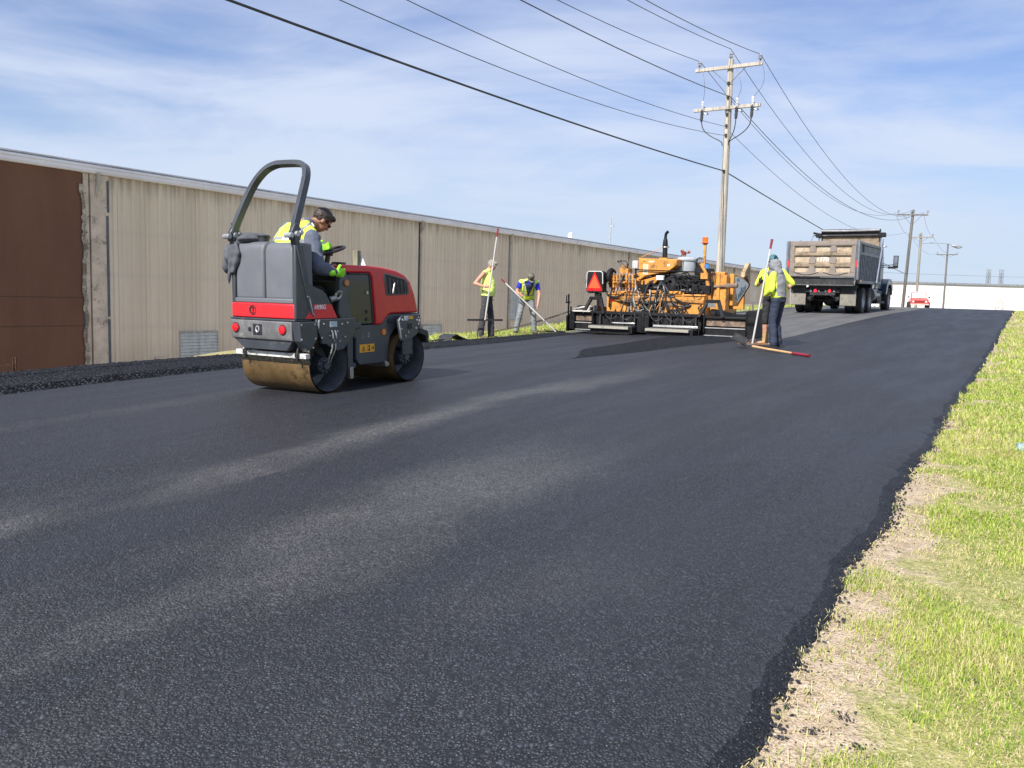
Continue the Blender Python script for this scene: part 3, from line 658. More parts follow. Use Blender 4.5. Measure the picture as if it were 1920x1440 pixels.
# rear frame: side plates
for sy in (-1,1):
    y0,y1=(-.50,-.47) if sy<0 else (.47,.50)
    m=MB().prism([(-.19,.745),(.36,.745),(.385,.66),(.33,.56),(.20,.44),(.10,.42),(-.02,.47),(-.06,.50),(-.12,.50),(-.13,.56),(-.19,.66)],'y',y0,y1)
    put('drum_side_plate',m,G1,rz,bevel=.006)
    put('drum_support_arm',MB().box(.285,.37,*sorted((sy*.40,sy*.46)),.19,.70),G1,rz,bevel=.01)
    m=MB().prism([(-.41,.745),(.15,.745),(.07,.89),(-.0,.99),(-.05,1.03),(-.15,1.06),(-.235,1.10),(-.30,1.46),(-.41,1.46)],'y',sy*.40,sy*.45)
    put('seat_side_panel',m,G1,rz,bevel=.012)
    m=MB().prism([(-.29,.752),(.145,.752),(.065,.888),(-.19,.888)] ,'y',sy*.4505,sy*.454); put('red_side_stripe',m,RED2,rz)
put('lettering',text('lettering','AR90G',.062,WHT,rz,side_M(-.09,-.4555,.858),.001,.0012,.85).data,None,rz) if False else text('model_lettering','AR90G',.062,WHT,rz,side_M(-.095,-.4555,.862),.001,.0012,.85)
# bridge box inside rear frame
put('rear_chassis',MB().box(-.33,.36,-.38,.38,.62,.74).box(-.1,.42,-.36,.36,.735,.80),G1,rz,bevel=.01)
# water tank
m=MB().prism([(-.395,.93),(-.395,1.40),(-.375,1.46),(-.33,1.485),(-.13,1.485),(-.12,.93)],'y',-.40,-.012).prism([(-.40,.93),(-.40,1.41),(-.38,1.47),(-.33,1.495),(-.13,1.495),(-.12,.93)],'y',-.004,.40)
put('water_tank',m,G2,rz,bevel=.028,seg=3)
put('tank_cap',MB().cyl((-.27,.13,1.49),(-.27,.13,1.545),.055,n=18).cyl((-.27,.13,1.545),(-.27,.13,1.56),.062,n=18),BLACKP,rz)
put('tank_base',MB().box(-.405,-.1,-.405,.42,.895,.945),G2,rz,bevel=.012)
put('red_band',MB().box(-.415,-.1,-.425,.45,.752,.895),RED2,rz,bevel=.012)
put('band_seam',MB().box(-.425,-.2,-.44,.46,.728,.748),G1,rz,bevel=.006)
# round emblem
lg=MB().m(0)
def ring(mb,y,z,r,w,x=-.4165,n=28,a0=0,a1=360,th=.002):
    st=[];k=int(n*(a1-a0)/360)
    pts_o=[(y-r*math.cos(R(a0+(a1-a0)*i/k)),z+r*math.sin(R(a0+(a1-a0)*i/k))) for i in range(k+1)]
    pts_i=[(y-(r-w)*math.cos(R(a0+(a1-a0)*i/k)),z+(r-w)*math.sin(R(a0+(a1-a0)*i/k))) for i in range(k+1)]
    for i in range(k): mb.prism([pts_o[i],pts_o[i+1],pts_i[i+1],pts_i[i]],'x',x-th,x)
ring(lg,.145,.825,.050,.009); ring(lg,.145,.825,.035,.011,a0=35,a1=300); ring(lg,.139,.829,.016,.007,a0=-100,a1=140); lg.box(-.4185,-.4165,.136,.144,.792,.832)
put('round_emblem',lg,INKB,rz,smooth=0)
# bumper
m=MB().prism([(-.43,.725),(-.43,.57),(-.415,.535),(-.2,.535),(-.2,.725)],'y',-.40,.455)
put('rear_bumper',m,BMP,rz,bevel=.012)
f=put('bumper_recess',MB().box(-.432,-.428,-.0,.13,.58,.69),BLACKP,rz,bevel=.008); put('tow_eye',MB().tube([(-.436,.06+.022*math.cos(a),.64+.03*math.sin(a)) for a in [i*math.pi/5 for i in range(11)]],.008,6),PALE,f)
put('bumper_socket',MB().cyl((-.43,.175,.635),(-.437,.175,.635),.022,n=14),BLACKP,rz)
for y in (.375,-.285):
    f=put('tail_light',MB().cyl((-.425,y,.645),(-.436,y,.645),.052,n=24),BLACKP,rz); put('lens',MB().lathe([(.043,0),(.04,.012),(.015,.022),(0,.022)],(-.436,y,.645),(-1,0,0),20),LENS,f)
m=MB().prism([(.44,.535),(.30,.44),(-.30,.44),(-.38,.535)],'x',-.40,-.28); put('bumper_skirt',m,G1,rz,bevel=.004)
# corner guard plate
m=MB().prism([(-.43,.725),(-.20,.725),(-.18,.56),(-.30,.43),(-.40,.54)],'y',-.505,-.405); put('corner_plate',m,G1,rz,bevel=.006)
m=MB()
for x,z in ((-.40,.70),(-.40,.56),(-.31,.44),(-.25,.475),(-.22,.70),(-.22,.56),(-.10,.70),(-.13,.565),(.09,.62),(.16,.69),(-.02,.58),(.20,.56),(.04,.53),(.12,.52),(.24,.70)): m.cyl((x,-.502,z),(x,-.514,z),.0085,n=6)
put('bolts',m,PALE,rz)
m=MB().tube([(-.16,-.505,.74),(-.175,-.51,.72),(-.178,-.51,.66)],.008,5); put('plate_handle',m,PALE,rz)
for q in (.01,.055): put('hose_fitting',MB().tube([(q,-.505,.63),(q,-.52,.60),(q+.003,-.52,.55)],.008,5),PALE,rz)
m=MB(); m.tube([(.01,-.51,.50),(-.0,-.515,.44),(-.03,-.50,.36),(-.03,-.48,.30)],.010,6,1); put('hydraulic_hose',m,STEEL,rz); m=MB().tube([(.055,-.51,.50),(.045,-.515,.44),(.01,-.50,.36),(-.0,-.48,.30)],.010,6,1)
put('hydraulic_hose',m,STEEL,rz)
put('data_plate',MB().box(-.01,.085,-.506,-.502,.665,.72),mat('data_plate_grey',(.42,.50,.52),.4,var=.3,vscale=60),rz)
# scraper
put('scraper_bar',MB().box(-.335,-.275,-.49,.50,.365,.415),WPEEL,rz,bevel=.005)
put('scraper_blade',MB().prism([(-.330,.365),(-.30,.365),(-.275,.31),(-.283,.31)],'y',-.50,.48),SCR,rz)
m=MB()
for y in (.36,-.38): m.tube([(-.31,y,.50),(-.335,y,.43),(-.342,y,.39),(-.335,y,.33)],.012,6).box(-.345,-.27,y-.03,y+.03,.375,.425)
put('scraper_bracket',m,BLACKP,rz)
put('scraper_strut',MB().beam((-.33,.42,.40),(-.25,.33,.53),.02,.02),WHT,rz)
put('drum_wiper',MB().prism([(.29,.20),(.33,.22),(.33,.14),(.29,.12)],'y',-.48,.48).box(.28,.33,-.5,-.45,.12,.24),STEEL,rz,bevel=.004)
# rops
def hoop():
    m=MB()
    pts=[(-.40,-.42,1.56),(-.37,-.415,1.66),(-.21,-.38,2.02),(-.16,-.365,2.15),(-.11,-.30,2.235),(-.095,-.20,2.262),(-.09,.02,2.27),(-.095,.12,2.27),(-.12,.24,2.225),(-.17,.33,2.11),(-.23,.37,1.98),(-.37,.415,1.66),(-.40,.42,1.56)]
    return pts
hp=[Vector(p) for p in hoop()]
for _ in range(3):
    q=[hp[0]]
    for a_,b_ in zip(hp[:-1],hp[1:]): q+=[a_*.75+b_*.25,a_*.25+b_*.75]
    hp=q+[hp[-1]]
def sweep_rect(pts,w,h,nrm):
    m=MB(); vs=[];fs=[]; nrm=Vector(nrm).normalized()
    for i,p in enumerate(pts):
        d=(pts[min(i+1,len(pts)-1)]-pts[max(i-1,0)]).normalized(); a=d.cross(nrm).normalized(); b=nrm
        for x,y in ((-1,-1),(1,-1),(1,1),(-1,1)): vs.append(p+a*w/2*x+b*h/2*y)
    for i in range(len(pts)-1):
        for k in range(4): k2=(k+1)%4; fs.append((i*4+k,i*4+k2,(i+1)*4+k2,(i+1)*4+k))
    fs+=[(3,2,1,0),tuple((len(pts)-1)*4+k for k in range(4))]
    return m.add(vs,fs)
put('rops_hoop',sweep_rect(hp,.048,.072,(1,0,-.38)),G1,rz,bevel=.012,seg=2,smooth=50)
for sy in (-1,1):
    m=MB().prism([(-.45,1.50),(-.34,1.50),(-.31,1.58),(-.36,1.66),(-.40,1.66),(-.45,1.58)],'y',sy*.40,sy*.45)
    m.beam((-.40,sy*.425,1.54),(-.20,sy*.425,.80),.055,.075,up=(0,1,0))
    f=put('rops_post',m,G1,rz,bevel=.008)
    m=MB().cyl((-.39,sy*.385,1.56),(-.39,sy*.475,1.56),.028,n=12).cyl((-.47,sy*.385,1.545),(-.47,sy*.475,1.545),.026,n=12).cyl((-.335,sy*.385,1.575),(-.335,sy*.47,1.575),.024,n=12)
    put('pivot_pin',m,PALE,f,bevel=.004)
put('safety_sticker',MB().box(-.40,-.345,.446,.45,1.58,1.68),GREEN,rz)
put('post_edge_strip',MB().tube([(-.27,-.46,.97),(-.245,-.46,.96),(-.20,-.462,.80),(-.175,-.462,.775)],.007,5),PALE,rz)
# seat, floor, controls
put('seat',MB().box(-.14,.26,-.24,.24,.86,.95).box(-.16,-.06,-.23,.23,.93,1.32),BLACKP,rz,bevel=.035,seg=3)
put('floor_plate',MB().box(.05,.46,-.36,.36,.60,.66),BLACKP,rz,bevel=.005)
put('steering_column',MB().cyl((.42,0,1.1),(.50,0,1.40),.032,.026,12).cyl((.50,0,1.385),(.505,0,1.425),.05,n=14).box(.33,.55,-.2,.2,1.12,1.23),BLACKP,rz,bevel=.01)
C0=Vector((.50,0,1.43)); nx=Vector((-.30,0.10,1)).normalized(); e1=nx.orthogonal().normalized(); e2=nx.cross(e1)
m=MB().tube([C0+(e1*math.cos(a)+e2*math.sin(a))*.178 for a in [i*math.pi/16 for i in range(33)]],.015,8)
for a in (0,2.1,4.2): m.beam(C0,C0+(e1*math.cos(a)+e2*math.sin(a))*.17,.03,.014,nx)
m.cyl(C0-nx*.02,C0+nx*.02,.04,n=12)
put('steering_wheel',m,BLACKP,rz)
put('dashboard',MB().prism([(.28,1.20),(.50,1.27),(.56,1.27),(.56,1.10),(.30,1.10)],'y',-.36,.36),BLACKP,rz,bevel=.015)
m=MB()
for y,x in ((-.3,.33),(-.26,.38),(-.2,.33),(.1,.36),(.2,.34)): m.cyl((x,y,1.2),(x-.02,y,1.29),.012,.016,8)
put('lever',m,BLACKP,rz)
put('drive_lever_knob',MB().cyl((.30,-.41,1.10),(.30,-.45,1.10),.035,n=16),mat('copper_knob',(.35,.15,.06),.4,.4),rz,bevel=.006)
m=MB().tube([(.18,-.41,.98),(.2,-.43,1.02),(.24,-.43,1.0),(.22,-.42,.95),(.16,-.41,.93),(.17,-.42,1.0)],.014,6,1).cyl((.1,-.4,.93),(.16,-.43,.95),.03,n=8)
put('valve_fittings',m,STEEL,rz)
put('column_guard',MB().prism([(.215,1.20),(.31,1.215),(.335,1.18),(.36,.85),(.40,.70),(.47,.68),(.47,.655),(.30,.66),(.22,.72),(.19,.80),(.21,.95)],'y',-.43,-.37),G1,rz,bevel=.015)
put('inner_cover',MB().box(.05,.30,-.36,.36,.66,.93).box(.22,.34,-.36,.36,.66,1.12),BLACKP,rz,bevel=.01)
# hood
hood=[(.27,1.205),(.27,1.262),(.30,1.285),(.62,1.285),(.85,1.272),(1.10,1.24),(1.25,1.195),(1.35,1.12),(1.42,1.0),(1.47,.86),(1.49,.77),(1.0,.768),(.93,.72),(.86,.655),(.76,.655),(.705,1.16),(.66,1.205)]
put('hood',MB().prism(hood,'y',-.43,.43),RED,rz,bevel=.042,seg=4,smooth=50)
f=put('hood_side_panel',MB().prism([(.335,1.20),(.64,1.20),(.665,1.175),(.725,.67),(.36,.67)],'y',-.425,.425),GLASSY,rz,bevel=.008)
put('panel_frame',MB().tube([(.335,-.427,1.195),(.64,-.427,1.195),(.665,-.427,1.17),(.72,-.427,.675)],.010,6),BLACKP,f)
for z in (1.0,.80,.72): put('panel_latch',MB().cyl((.62,-.425,z),(.62,-.437,z),.018,n=10),STEEL if z==1.0 else BLACKP,f)
put('hood_handle',MB().tube([(.36,-.18,1.285),(.37,-.18,1.305),(.37,-.36,1.302),(.36,-.36,1.282)],.011,6).box(.34,.36,-.37,-.17,1.275,1.29),BLACKP,rz)
# grille
gp=[(.885,1.195),(.90,1.21),(1.24,1.15),(1.30,1.11),(1.325,1.0),(1.31,.975),(.945,.965),(.925,.985)]
g=put('side_grille',MB().prism(gp,'y',-.436,-.425),G1,rz,bevel=.004)
sc=lambda p,k:(1.11+(p[0]-1.11)*k,1.085+(p[1]-1.085)*k)
put('grille_opening',MB().prism([sc(p,.86) for p in gp],'y',-.438,-.4355),INKB,g)
m=MB()
for i in range(5):
    x=.975+i*.065; m.prism([(x,1.165-.16*(x-.9)*.9),(x+.010,1.165-.16*(x-.9)*.9),(x+.022,.985),(x+.012,.985)],'y',-.443,-.437)
put('grille_slats',m,G1,g)
put('grille_pipe',MB().tube([(1.03,-.4415,.99),(1.055,-.4415,1.09),(1.065,-.4415,1.10)],.012,6),STEEL,g)
# front chassis
m=MB().prism([(.36,.665),(.80,.66),(.86,.655),(.93,.72),(1.0,.765),(1.50,.765),(1.50,.66),(1.10,.60),(1.02,.52),(.99,.40),(.98,.235),(.52,.235),(.46,.30),(.46,.52),(.36,.56)],'y',-.415,.415)
put('front_chassis',m,G1,rz,bevel=.012)
m=MB()
for sy in (-1,1): m.prism([(1.05,.70),(1.12,.745),(1.44,.755),(1.45,.67),(1.40,.60),(1.39,.53),(1.30,.49),(1.15,.455),(1.10,.47)],'y',sy*.475,sy*.50)
put('front_drum_bracket',m,G1,rz,bevel=.006)
m=MB()
for x,z in ((1.12,.70),(1.10,.6),(1.17,.52),(1.36,.6),(1.38,.69),(1.22,.56)): m.cyl((x,-.5,z),(x,-.513,z),.011,n=6)
m.tube([(1.08,-.505,.72),(1.055,-.505,.69),(1.10,-.505,.50)],.006,5).tube([(1.40,-.505,.72),(1.425,-.505,.70),(1.405,-.505,.64)],.006,5)
put('bolts',m,PALE,rz)
put('bracket_cutout',MB().box(1.21,1.29,-.5035,-.5,.595,.655),INKB,rz,bevel=.001)
put('bracket_label',MB().box(1.16,1.225,-.5035,-.5,.69,.74),mat('pale_label',(.45,.5,.55),.4),rz); put('bracket_label',MB().box(1.235,1.31,-.5035,-.5,.705,.735),YEL,rz)
put('drum_arm',MB().box(1.18,1.36,-.46,-.42,.30,.52),G1,rz,bevel=.01)
put('front_fender',MB().prism([(1.44,.60),(1.60,.56),(1.62,.50),(1.62,.42),(1.58,.42),(1.56,.5),(1.44,.54)],'y',-.49,.49),BLACKP,rz,bevel=.006)
put('front_bumper',MB().prism([(1.40,.765),(1.50,.765),(1.56,.70),(1.56,.58),(1.45,.56),(1.40,.6)],'y',-.42,.42),G1,rz,bevel=.01)
put('front_scraper',MB().prism([(.90,.26),(.98,.235),(.97,.20),(.91,.19)],'y',-.44,.44),STEEL,rz,bevel=.004)
put('joint_block',MB().box(.33,.50,-.22,.22,.26,.60).box(.29,.50,-.46,-.42,.63,.70).box(.28,.48,-.40,.40,.21,.27),G1,rz,bevel=.01)
f=put('warning_sticker',MB().box(.515,.75,-.418,-.4155,.37,.455),YEL,rz)
m=MB()
def tri(cx,cz,r,w,y):
    p=[(cx+r*math.sin(a),cz+r*math.cos(a)) for a in (0,2.094,4.189)]; q=[(cx+(r-w)*math.sin(a),cz+(r-w)*math.cos(a)) for a in (0,2.094,4.189)]
    for i in range(3): j=(i+1)%3; m.prism([p[i],p[j],q[j],q[i]],'y',y-.001,y)
tri(.575,.402,.040,.012,-.418); m.box(.571,.579,-.419,-.418,.39,.415).box(.57,.582,-.419,-.418,.392,.40)
m.ell((.665,-.4185,.43),(.014,.001,.014)).ell((.665,-.4185,.395),(.016,.001,.016)).box(.695,.725,-.419,-.418,.405,.415).ell((.73,-.4185,.41),(.009,.001,.022)).box(.635,.639,-.419,-.418,.375,.45)
put('warning_marks',m,INKB,f,smooth=0)
put('orange_reflector',MB().cyl((.905,-.415,.572),(.905,-.425,.572),.034,n=20),ORG,rz,bevel=.003); 
put('reflector_bolt',MB().cyl((.905,-.425,.572),(.905,-.43,.572),.010,n=8),STEEL,rz)
GH=mat('faded_lettering',(.12,.13,.15),.6); text('faded_lettering','B',.085,GH,rz,side_M(.56,-.4165,.545),.001,.001); text('faded_lettering','S',.075,mat('pale_lettering',(.35,.37,.4),.6),rz,side_M(.66,-.4165,.55),.001)
put('round_plug',MB().cyl((1.0,-.415,.69),(1.0,-.43,.69),.028,n=16),BLACKP,rz,bevel=.003)

# ------------------------------------------------------------------ PAVER
PY=mat('paver_yellow',(.62,.27,.05),.5,var=.14,vscale=2.5,dirt=(.13,.07,.03),dirtamt=.42,dscale=7)
PB=mat('tarry_black',(.009,.009,.011),.55,var=.5,vscale=8,dirt=(.045,.04,.035),dirtamt=.2,dscale=9,spec=.3)
GRIP=mat('pale_grip_strut',(.42,.40,.34),.6,.3,var=.35,vscale=18,dirt=(.07,.06,.05),dirtamt=.45,dscale=18)
BRWN=mat('dusty_brown_plate',(.20,.14,.10),.7,var=.35,vscale=8,dirt=(.06,.05,.04),dirtamt=.4)
SILV=mat('bright_edge',(.70,.70,.68),.3,.6,var=.15); HOSE=mat('hydraulic_hose',(.02,.02,.022),.42); HOSEY=mat('dusty_orange_hose',(.45,.22,.06),.6,var=.3,vscale=12)
TRI=mat('fluorescent_orange',(.85,.10,.03),.5,var=.03); TRIR=mat('dark_red_border',(.55,.01,.015),.3)
BEAC=mat('amber_beacon',(.80,.16,.03),.2,emit=((.9,.2,.03),.15)); GRYT=mat('grey_filter_tank',(.36,.39,.42),.4,var=.1,vscale=4); BLUT=mat('blue_cap',(.05,.18,.45),.4)
pv=empty('asphalt_paver',P(19.3,7.7,.76),HEAD,R(1.5),label='yellow asphalt paver with wide black extended screed and orange triangle sign',cat='paver')
random.seed(11)
sc_=put('screed',MB().box(-.02,.55,-.93,1.80,.03,.16).box(.10,.55,-.93,1.80,.16,.50).box(.05,.2,-.93,1.80,.45,.53),PB,pv,bevel=.012)
m=MB()
for k in range(9): m.box(-.005,.10,-.85+k*.31,-.82+k*.31,.2,.46)
for k in range(6): m.tube([(.02,-.8+.4*k,.44),(-.03,-.7+.4*k,.33),(-.02,-.55+.4*k,.38),(.05,-.45+.4*k,.50)],.012,6,1)
put('screed_ribs',m,mat('worn_black_edge',(.03,.03,.032),.5,.2,var=.5,vscale=12,dirt=(.22,.20,.17),dirtamt=.35,dscale=14),sc_)
put('screed_rail',MB().box(-.03,.0,-.9,.22,.20,.25).box(-.03,.0,.7,1.3,.24,.27),SILV,sc_,bevel=.004)
def ext(y0,y1):
    e=put('screed_extension',MB().box(.05,.5,y0,y1,.02,.20).box(.12,.45,y0,y1,.2,.44).box(.02,.3,y0,y1,.44,.49),PB,pv,bevel=.01)
    put('deflector_plate',MB().box(.085,.118,y0+.06,y1-.06,.27,.42),BRWN,e,bevel=.004)
    put('edge_strip',MB().tube([(.035,y0+.02,.225),(.035,y1-.04,.225)],.014,6).box(.03,.05,y0+.1,y1-.03,.045,.06),SILV,e)
    for y in (y0+.03,y1-.03): put('slide_tube',MB().cyl((.0,y,.12),(.0,y,.62),.022,n=8),PB,e)
    return e
ext(-2.05,-1.0); ext(1.83,2.50)
put('end_gate',MB().prism([(-.12,.0),(-.12,.62),(-.05,.69),(.50,.69),(.75,.35),(.75,0)],'y',-2.30,-2.26).box(-.1,-.02,-2.28,-2.07,.05,.66).box(-.1,.6,-2.28,-2.07,.3,.4),PB,pv,bevel=.008)
put('end_gate',MB().prism([(-.12,.0),(-.12,.40),(.50,.40),(.75,.2),(.75,0)],'y',2.50,2.54).box(-.02,.05,2.36,2.54,.05,.44),PB,pv,bevel=.008)
put('adjuster_rod',MB().cyl((0,2.54,.4),(0,2.54,.93),.022,n=8).cyl((0,2.60,.72),(0,2.60,.90),.016,n=8).box(-.02,.02,2.5,2.62,.70,.74).cyl((0,2.54,.05),(0,2.54,.4),.012,n=8),PB,pv)
m=MB().cyl((0,-2.16,.66),(0,-2.15,.86),.022,n=8)
for y in (-2.105,-2.20): m.beam((0,y,.84),(0,y,1.18),.012,.012)
for k in range(11): m.beam((0,-2.105,.85+k*.033),(0,-2.20,.85+k*.033),.008,.008)
for y in (-2.13,-2.155,-2.18): m.beam((0,y,.84),(0,y,1.18),.006,.006)
put('wire_basket',m,STEEL,pv)
# auger end / left drum
put('auger_cover',MB().lathe([(0,0),(.22,0),(.24,.05),(.24,.30),(0,.34)],(.6,2.25,.40),(0,1,0),18).box(.45,.9,1.8,2.5,.1,.45),PB,pv)
for (y0,y1,z) in ((.69,1.74,.185),(-.82,.25,.175)):
    m=MB().box(-.43,-.15,y0,y1,z-.012,z).box(-.445,-.43,y0,y1,z-.055,z+.005)
    k=y0
    while k<y1: m.box(-.43,-.15,k,k+.012,z,z+.012); k+=.045
    s_=put('grip_step',m,GRIP,pv,smooth=0); put('step_bracket',MB().box(-.40,.0,y0-.09,y0-.02,.03,z-.0).box(-.35,.0,y0,y1,.0,.10),PB,s_,bevel=.006)
put('screed_center_joint',MB().box(-.12,.1,.30,.60,.05,.45).cyl((-.1,.45,.1),(-.1,.45,.5),.05,n=10),PB,pv,bevel=.01)
for sy,c in ((-1,-1.2),(1,1.82)):
    m=MB().beam((.1,c+.12,.86),(.0,c+.30,.46),.07,.09,(1,0,0)).beam((.1,c-.12,.86),(.0,c-.28,.46),.07,.09,(1,0,0)).box(.04,.14,c-.16,c+.16,.80,.88)
    m.beam((.1,c,.60),(2.6,c,.36),.10,.13)
    put('tow_arm',m,PB,pv,bevel=.008)
put('gauge_plate',MB().box(.02,.038,-1.27,-1.10,.70,.80),STEEL,pv)
put('tow_cylinder',MB().cyl((.5,-1.16,.30),(.5,-1.16,.70),.05,n=12),PY,pv)
# rear yellow panel
rp=put('rear_panel',MB().box(.60,.66,-.80,1.76,.50,.955).box(.57,.70,-.82,1.78,.945,.965).box(.585,.6,.28,.34,.95,1.03).box(.58,.6,-.30,-.26,.85,1.02),PY,pv,bevel=.006)
for y in (1.62,-.76): put('tail_reflector',MB().box(.59,.6,y-.07 if y>0 else y-.04,y+.07 if y>0 else y+.04,.76,.85),LENS,rp,bevel=.003)
put('panel_hatch',MB().box(.585,.60,-.02,.55,.70,.94),BRWN,rp,bevel=.004)
put('machine_body',MB().box(.70,3.2,-.80,1.05,.30,.98).box(.7,1.0,1.0,1.75,.5,.98),PY,pv,bevel=.01)
put('engine_bay',MB().box(.82,2.2,-.86,1.0,.985,1.2),PB,pv,bevel=.01)
for sy in (-1,1):
    tr=MB(); c=.47-sy*.0; y0=-1.15 if sy<0 else .95
    tr.prism([(.95,.03),(.80,.22),(.95,.42),(3.2,.42),(3.4,.22),(3.2,.03)],'y',y0,y0+.30)
    for k in range(16): tr.box(1.0+k*.14,1.06+k*.14,y0,y0+.3,.0,.03); tr.box(1.0+k*.14,1.06+k*.14,y0,y0+.3,.42,.45)
    put('crawler_track',tr,PB,pv,bevel=.01)
# triangle sign
sg=put('sign_box',MB().prism([(1.83,1.52),(2.20,1.52),(2.245,1.48),(2.26,1.02),(2.19,.955),(1.77,.99),(1.79,1.47)],'x',.40,.62),PB,pv,bevel=.02)
put('box_rim',MB().tube([(.398,2.25,1.10),(.398,2.235,1.47),(.398,2.19,1.51),(.398,1.85,1.51),(.398,1.80,1.47),(.398,1.79,1.2)],.014,6),mat('pale_rim',(.5,.5,.48),.5),sg)
T1=[(2.01,1.49),(1.80,1.05),(1.82,1.02),(2.22,1.02),(2.24,1.05),(2.03,1.49)]
put('slow_vehicle_triangle',MB().prism(T1,'x',.392,.399),TRIR,sg)
put('triangle_center',MB().prism([(2.02,1.43),(1.855,1.09),(2.185,1.09)],'x',.388,.3915),TRI,sg)
put('sign_post',MB().beam((.5,1.96,.3),(.5,1.96,.97),.05,.05).box(.45,.55,1.88,2.04,.86,.97).beam((.5,1.9,.3),(.5,1.9,.9),.03,.03).cyl((.45,2.28,1.1),(.45,2.28,1.3),.02,n=8).box(.44,.5,2.2,2.3,1.18,1.22),PB,pv,bevel=.004)
put('spare_wheel',MB().lathe([(.1,-.04),(.2,-.05),(.23,0),(.2,.05),(.1,.04)],(.75,1.72,1.38),(.1,1,0),20,closed=True),PB,pv)
# valve bank
vb=put('valve_bank',MB().box(.78,1.0,1.06,1.80,1.10,1.30).box(.80,1.0,1.10,1.78,1.36,1.46).box(.8,1.1,.95,1.8,1.0,1.1),PY,pv,bevel=.01)
for k in range(8):
    y=1.12+k*.088
    c=MB().cyl((.74,y,1.12),(.74,y,1.42),.026,n=10).lathe([(.034,0),(.034,.03)],(.74,y,1.2),(0,0,1),8,True).lathe([(0,0),(.036,0),(.036,.04),(0,.04)],(.74,y,1.30),(0,0,1),8)
    s_=put('valve',c,PY if k in (0,2,5,6) else BRWN if k in(1,4) else PB,vb); put('fitting',MB().cyl((.735,y,1.02),(.735,y,1.12),.016,n=8).cyl((.74,y,1.42),(.74,y,1.49),.018,n=8),PALE,s_)
    m=MB().tube([(.735,y,1.02),(.73,y-.01,.93),(.68,y-.10,.82),(.56,y-.35*random.random()-.1,.78),(.55,.85+.3*random.random(),.72)],.013,6,2); put('hose',m,HOSEY if k%2 else HOSE,s_)
for k in range(5): put('solenoid',MB().lathe([(0,0),(.03,0),(.03,.09),(.018,.1),(.018,.14),(0,.14)],(.70,1.16+k*.14,1.24),(-1,0,0),10),PY if k%2 else BRWN,vb)
put('console',MB().box(.8,1.05,1.28,1.52,1.44,1.60).prism([(1.35,1.6),(1.5,1.6),(1.46,1.68),(1.38,1.68)],'x',.8,.95),PY,pv,bevel=.01)
m=MB()
for a,b_ in (((1.42,1.62),(1.56,1.77)),((1.36,1.62),(1.49,1.785)),((1.32,1.60),(1.30,1.70))): m.tube([(.8,a[0],a[1]),(.8,b_[0],b_[1])],.013,6).ell((.8,b_[0],b_[1]),(.03,.03,.03))
m.tube([(.8,1.44,1.78),(.8,1.36,1.79),(.8,1.30,1.72),(.8,1.29,1.6)],.012,6,1)
put('control_lever',m,BLACKP,pv)
f=put('control_box',MB().box(.80,.92,1.04,1.17,1.60,1.79),WHT,pv,bevel=.008)
m=MB()
for i in range(2):
    for j in range(4): m.cyl((.795,1.075+i*.055,1.625+j*.045),(.80,1.075+i*.055,1.625+j*.045),.014,n=8)
put('push_button',m,INKB,f); put('control_box_post',MB().cyl((.86,1.1,1.2),(.86,1.1,1.6),.025,n=8),PB,pv)
# engine tank box
tb=[(1.05,1.853),(.03,1.83),(.04,1.68),(.26,1.52),(.56,1.465),(.86,1.41),(1.03,1.29)]
t_=put('engine_housing',MB().prism(tb,'x',.90,1.75),PY,pv,bevel=.02)
put('instruction_decal',MB().box(.892,.898,.78,.92,1.45,1.70),mat('pale_decal',(.70,.60,.42),.6,var=.25,vscale=40),t_)
m=MB()
for k in range(9): m.box(.889,.892,.80,.90,1.475+k*.025,1.48+k*.025)
m.box(.889,.8925,.86,.93,1.77,1.80)
put('decal_lines',m,mat('faded_print',(.30,.20,.09),.7),t_); put('round_logo_decal',MB().prism([(.70+.08*math.cos(a),1.77+.028*math.sin(a)) for a in [i*math.pi/8 for i in range(16)]],'x',.892,.898),mat('cream_decal',(.72,.62,.42),.5),t_)
put('small_decal',MB().box(.892,.898,.21,.28,1.66,1.71),WHT,t_)
put('lower_cover',MB().prism([(1.05,1.28),(.60,1.40),(.55,1.30),(.80,1.05),(1.05,1.05)],'x',.95,1.6),PY,pv,bevel=.01)
ex=put('exhaust_pipe',MB().cyl((1.5,.59,1.82),(1.5,.59,2.13),.062,n=16).lathe([(.062,0),(.07,.01),(.07,.05),(.055,.2),(.04,.24)],(1.5,.59,2.13),(0,0,1),16).tube([(1.5,.59,2.33),(1.5,.59,2.44),(1.5,.575,2.50),(1.5,.52,2.545)],.036,12,1),PB,pv)
put('pipe_clamp',MB().lathe([(.07,0),(.075,.015),(.07,.03)],(1.5,.59,2.135),(0,0,1),14).box(1.45,1.55,.5,.56,2.13,2.17),STEEL,ex); put('exhaust_base',MB().box(1.4,1.6,.50,.70,1.83,1.88),PY,ex)
put('stay_rod',MB().cyl((1.45,.60,2.16),(1.0,1.12,1.84),.007,n=5),PY,pv)
put('filter_tank',MB().lathe([(0,0),(.24,0),(.25,.04),(.23,.28),(.26,.29),(.26,.33),(.20,.38),(.08,.40),(0,.40)],(1.5,.0,1.52),(0,0,1),24),GRYT,pv)
put('tank_strap',MB().beam((1.245,.0,1.53),(1.26,.0,1.82),.03,.012,(0,1,0)),BLACKP,pv)
m=MB().tube([(1.35,.12,1.7),(1.33,.10,1.9),(1.35,.05,2.05)],.01,6).cyl((1.36,.02,1.93),(1.36,.02,2.03),.05,n=10).ell((1.36,.08,2.04),(.03,.045,.04)).ell((1.36,-.10,2.02),(.025,.04,.035)).box(1.35,1.37,-.1,.1,1.98,2.0)
put('red_hand_pump',m,mat('rusty_red_iron',(.25,.05,.03),.5,.3,var=.4,vscale=20),pv)
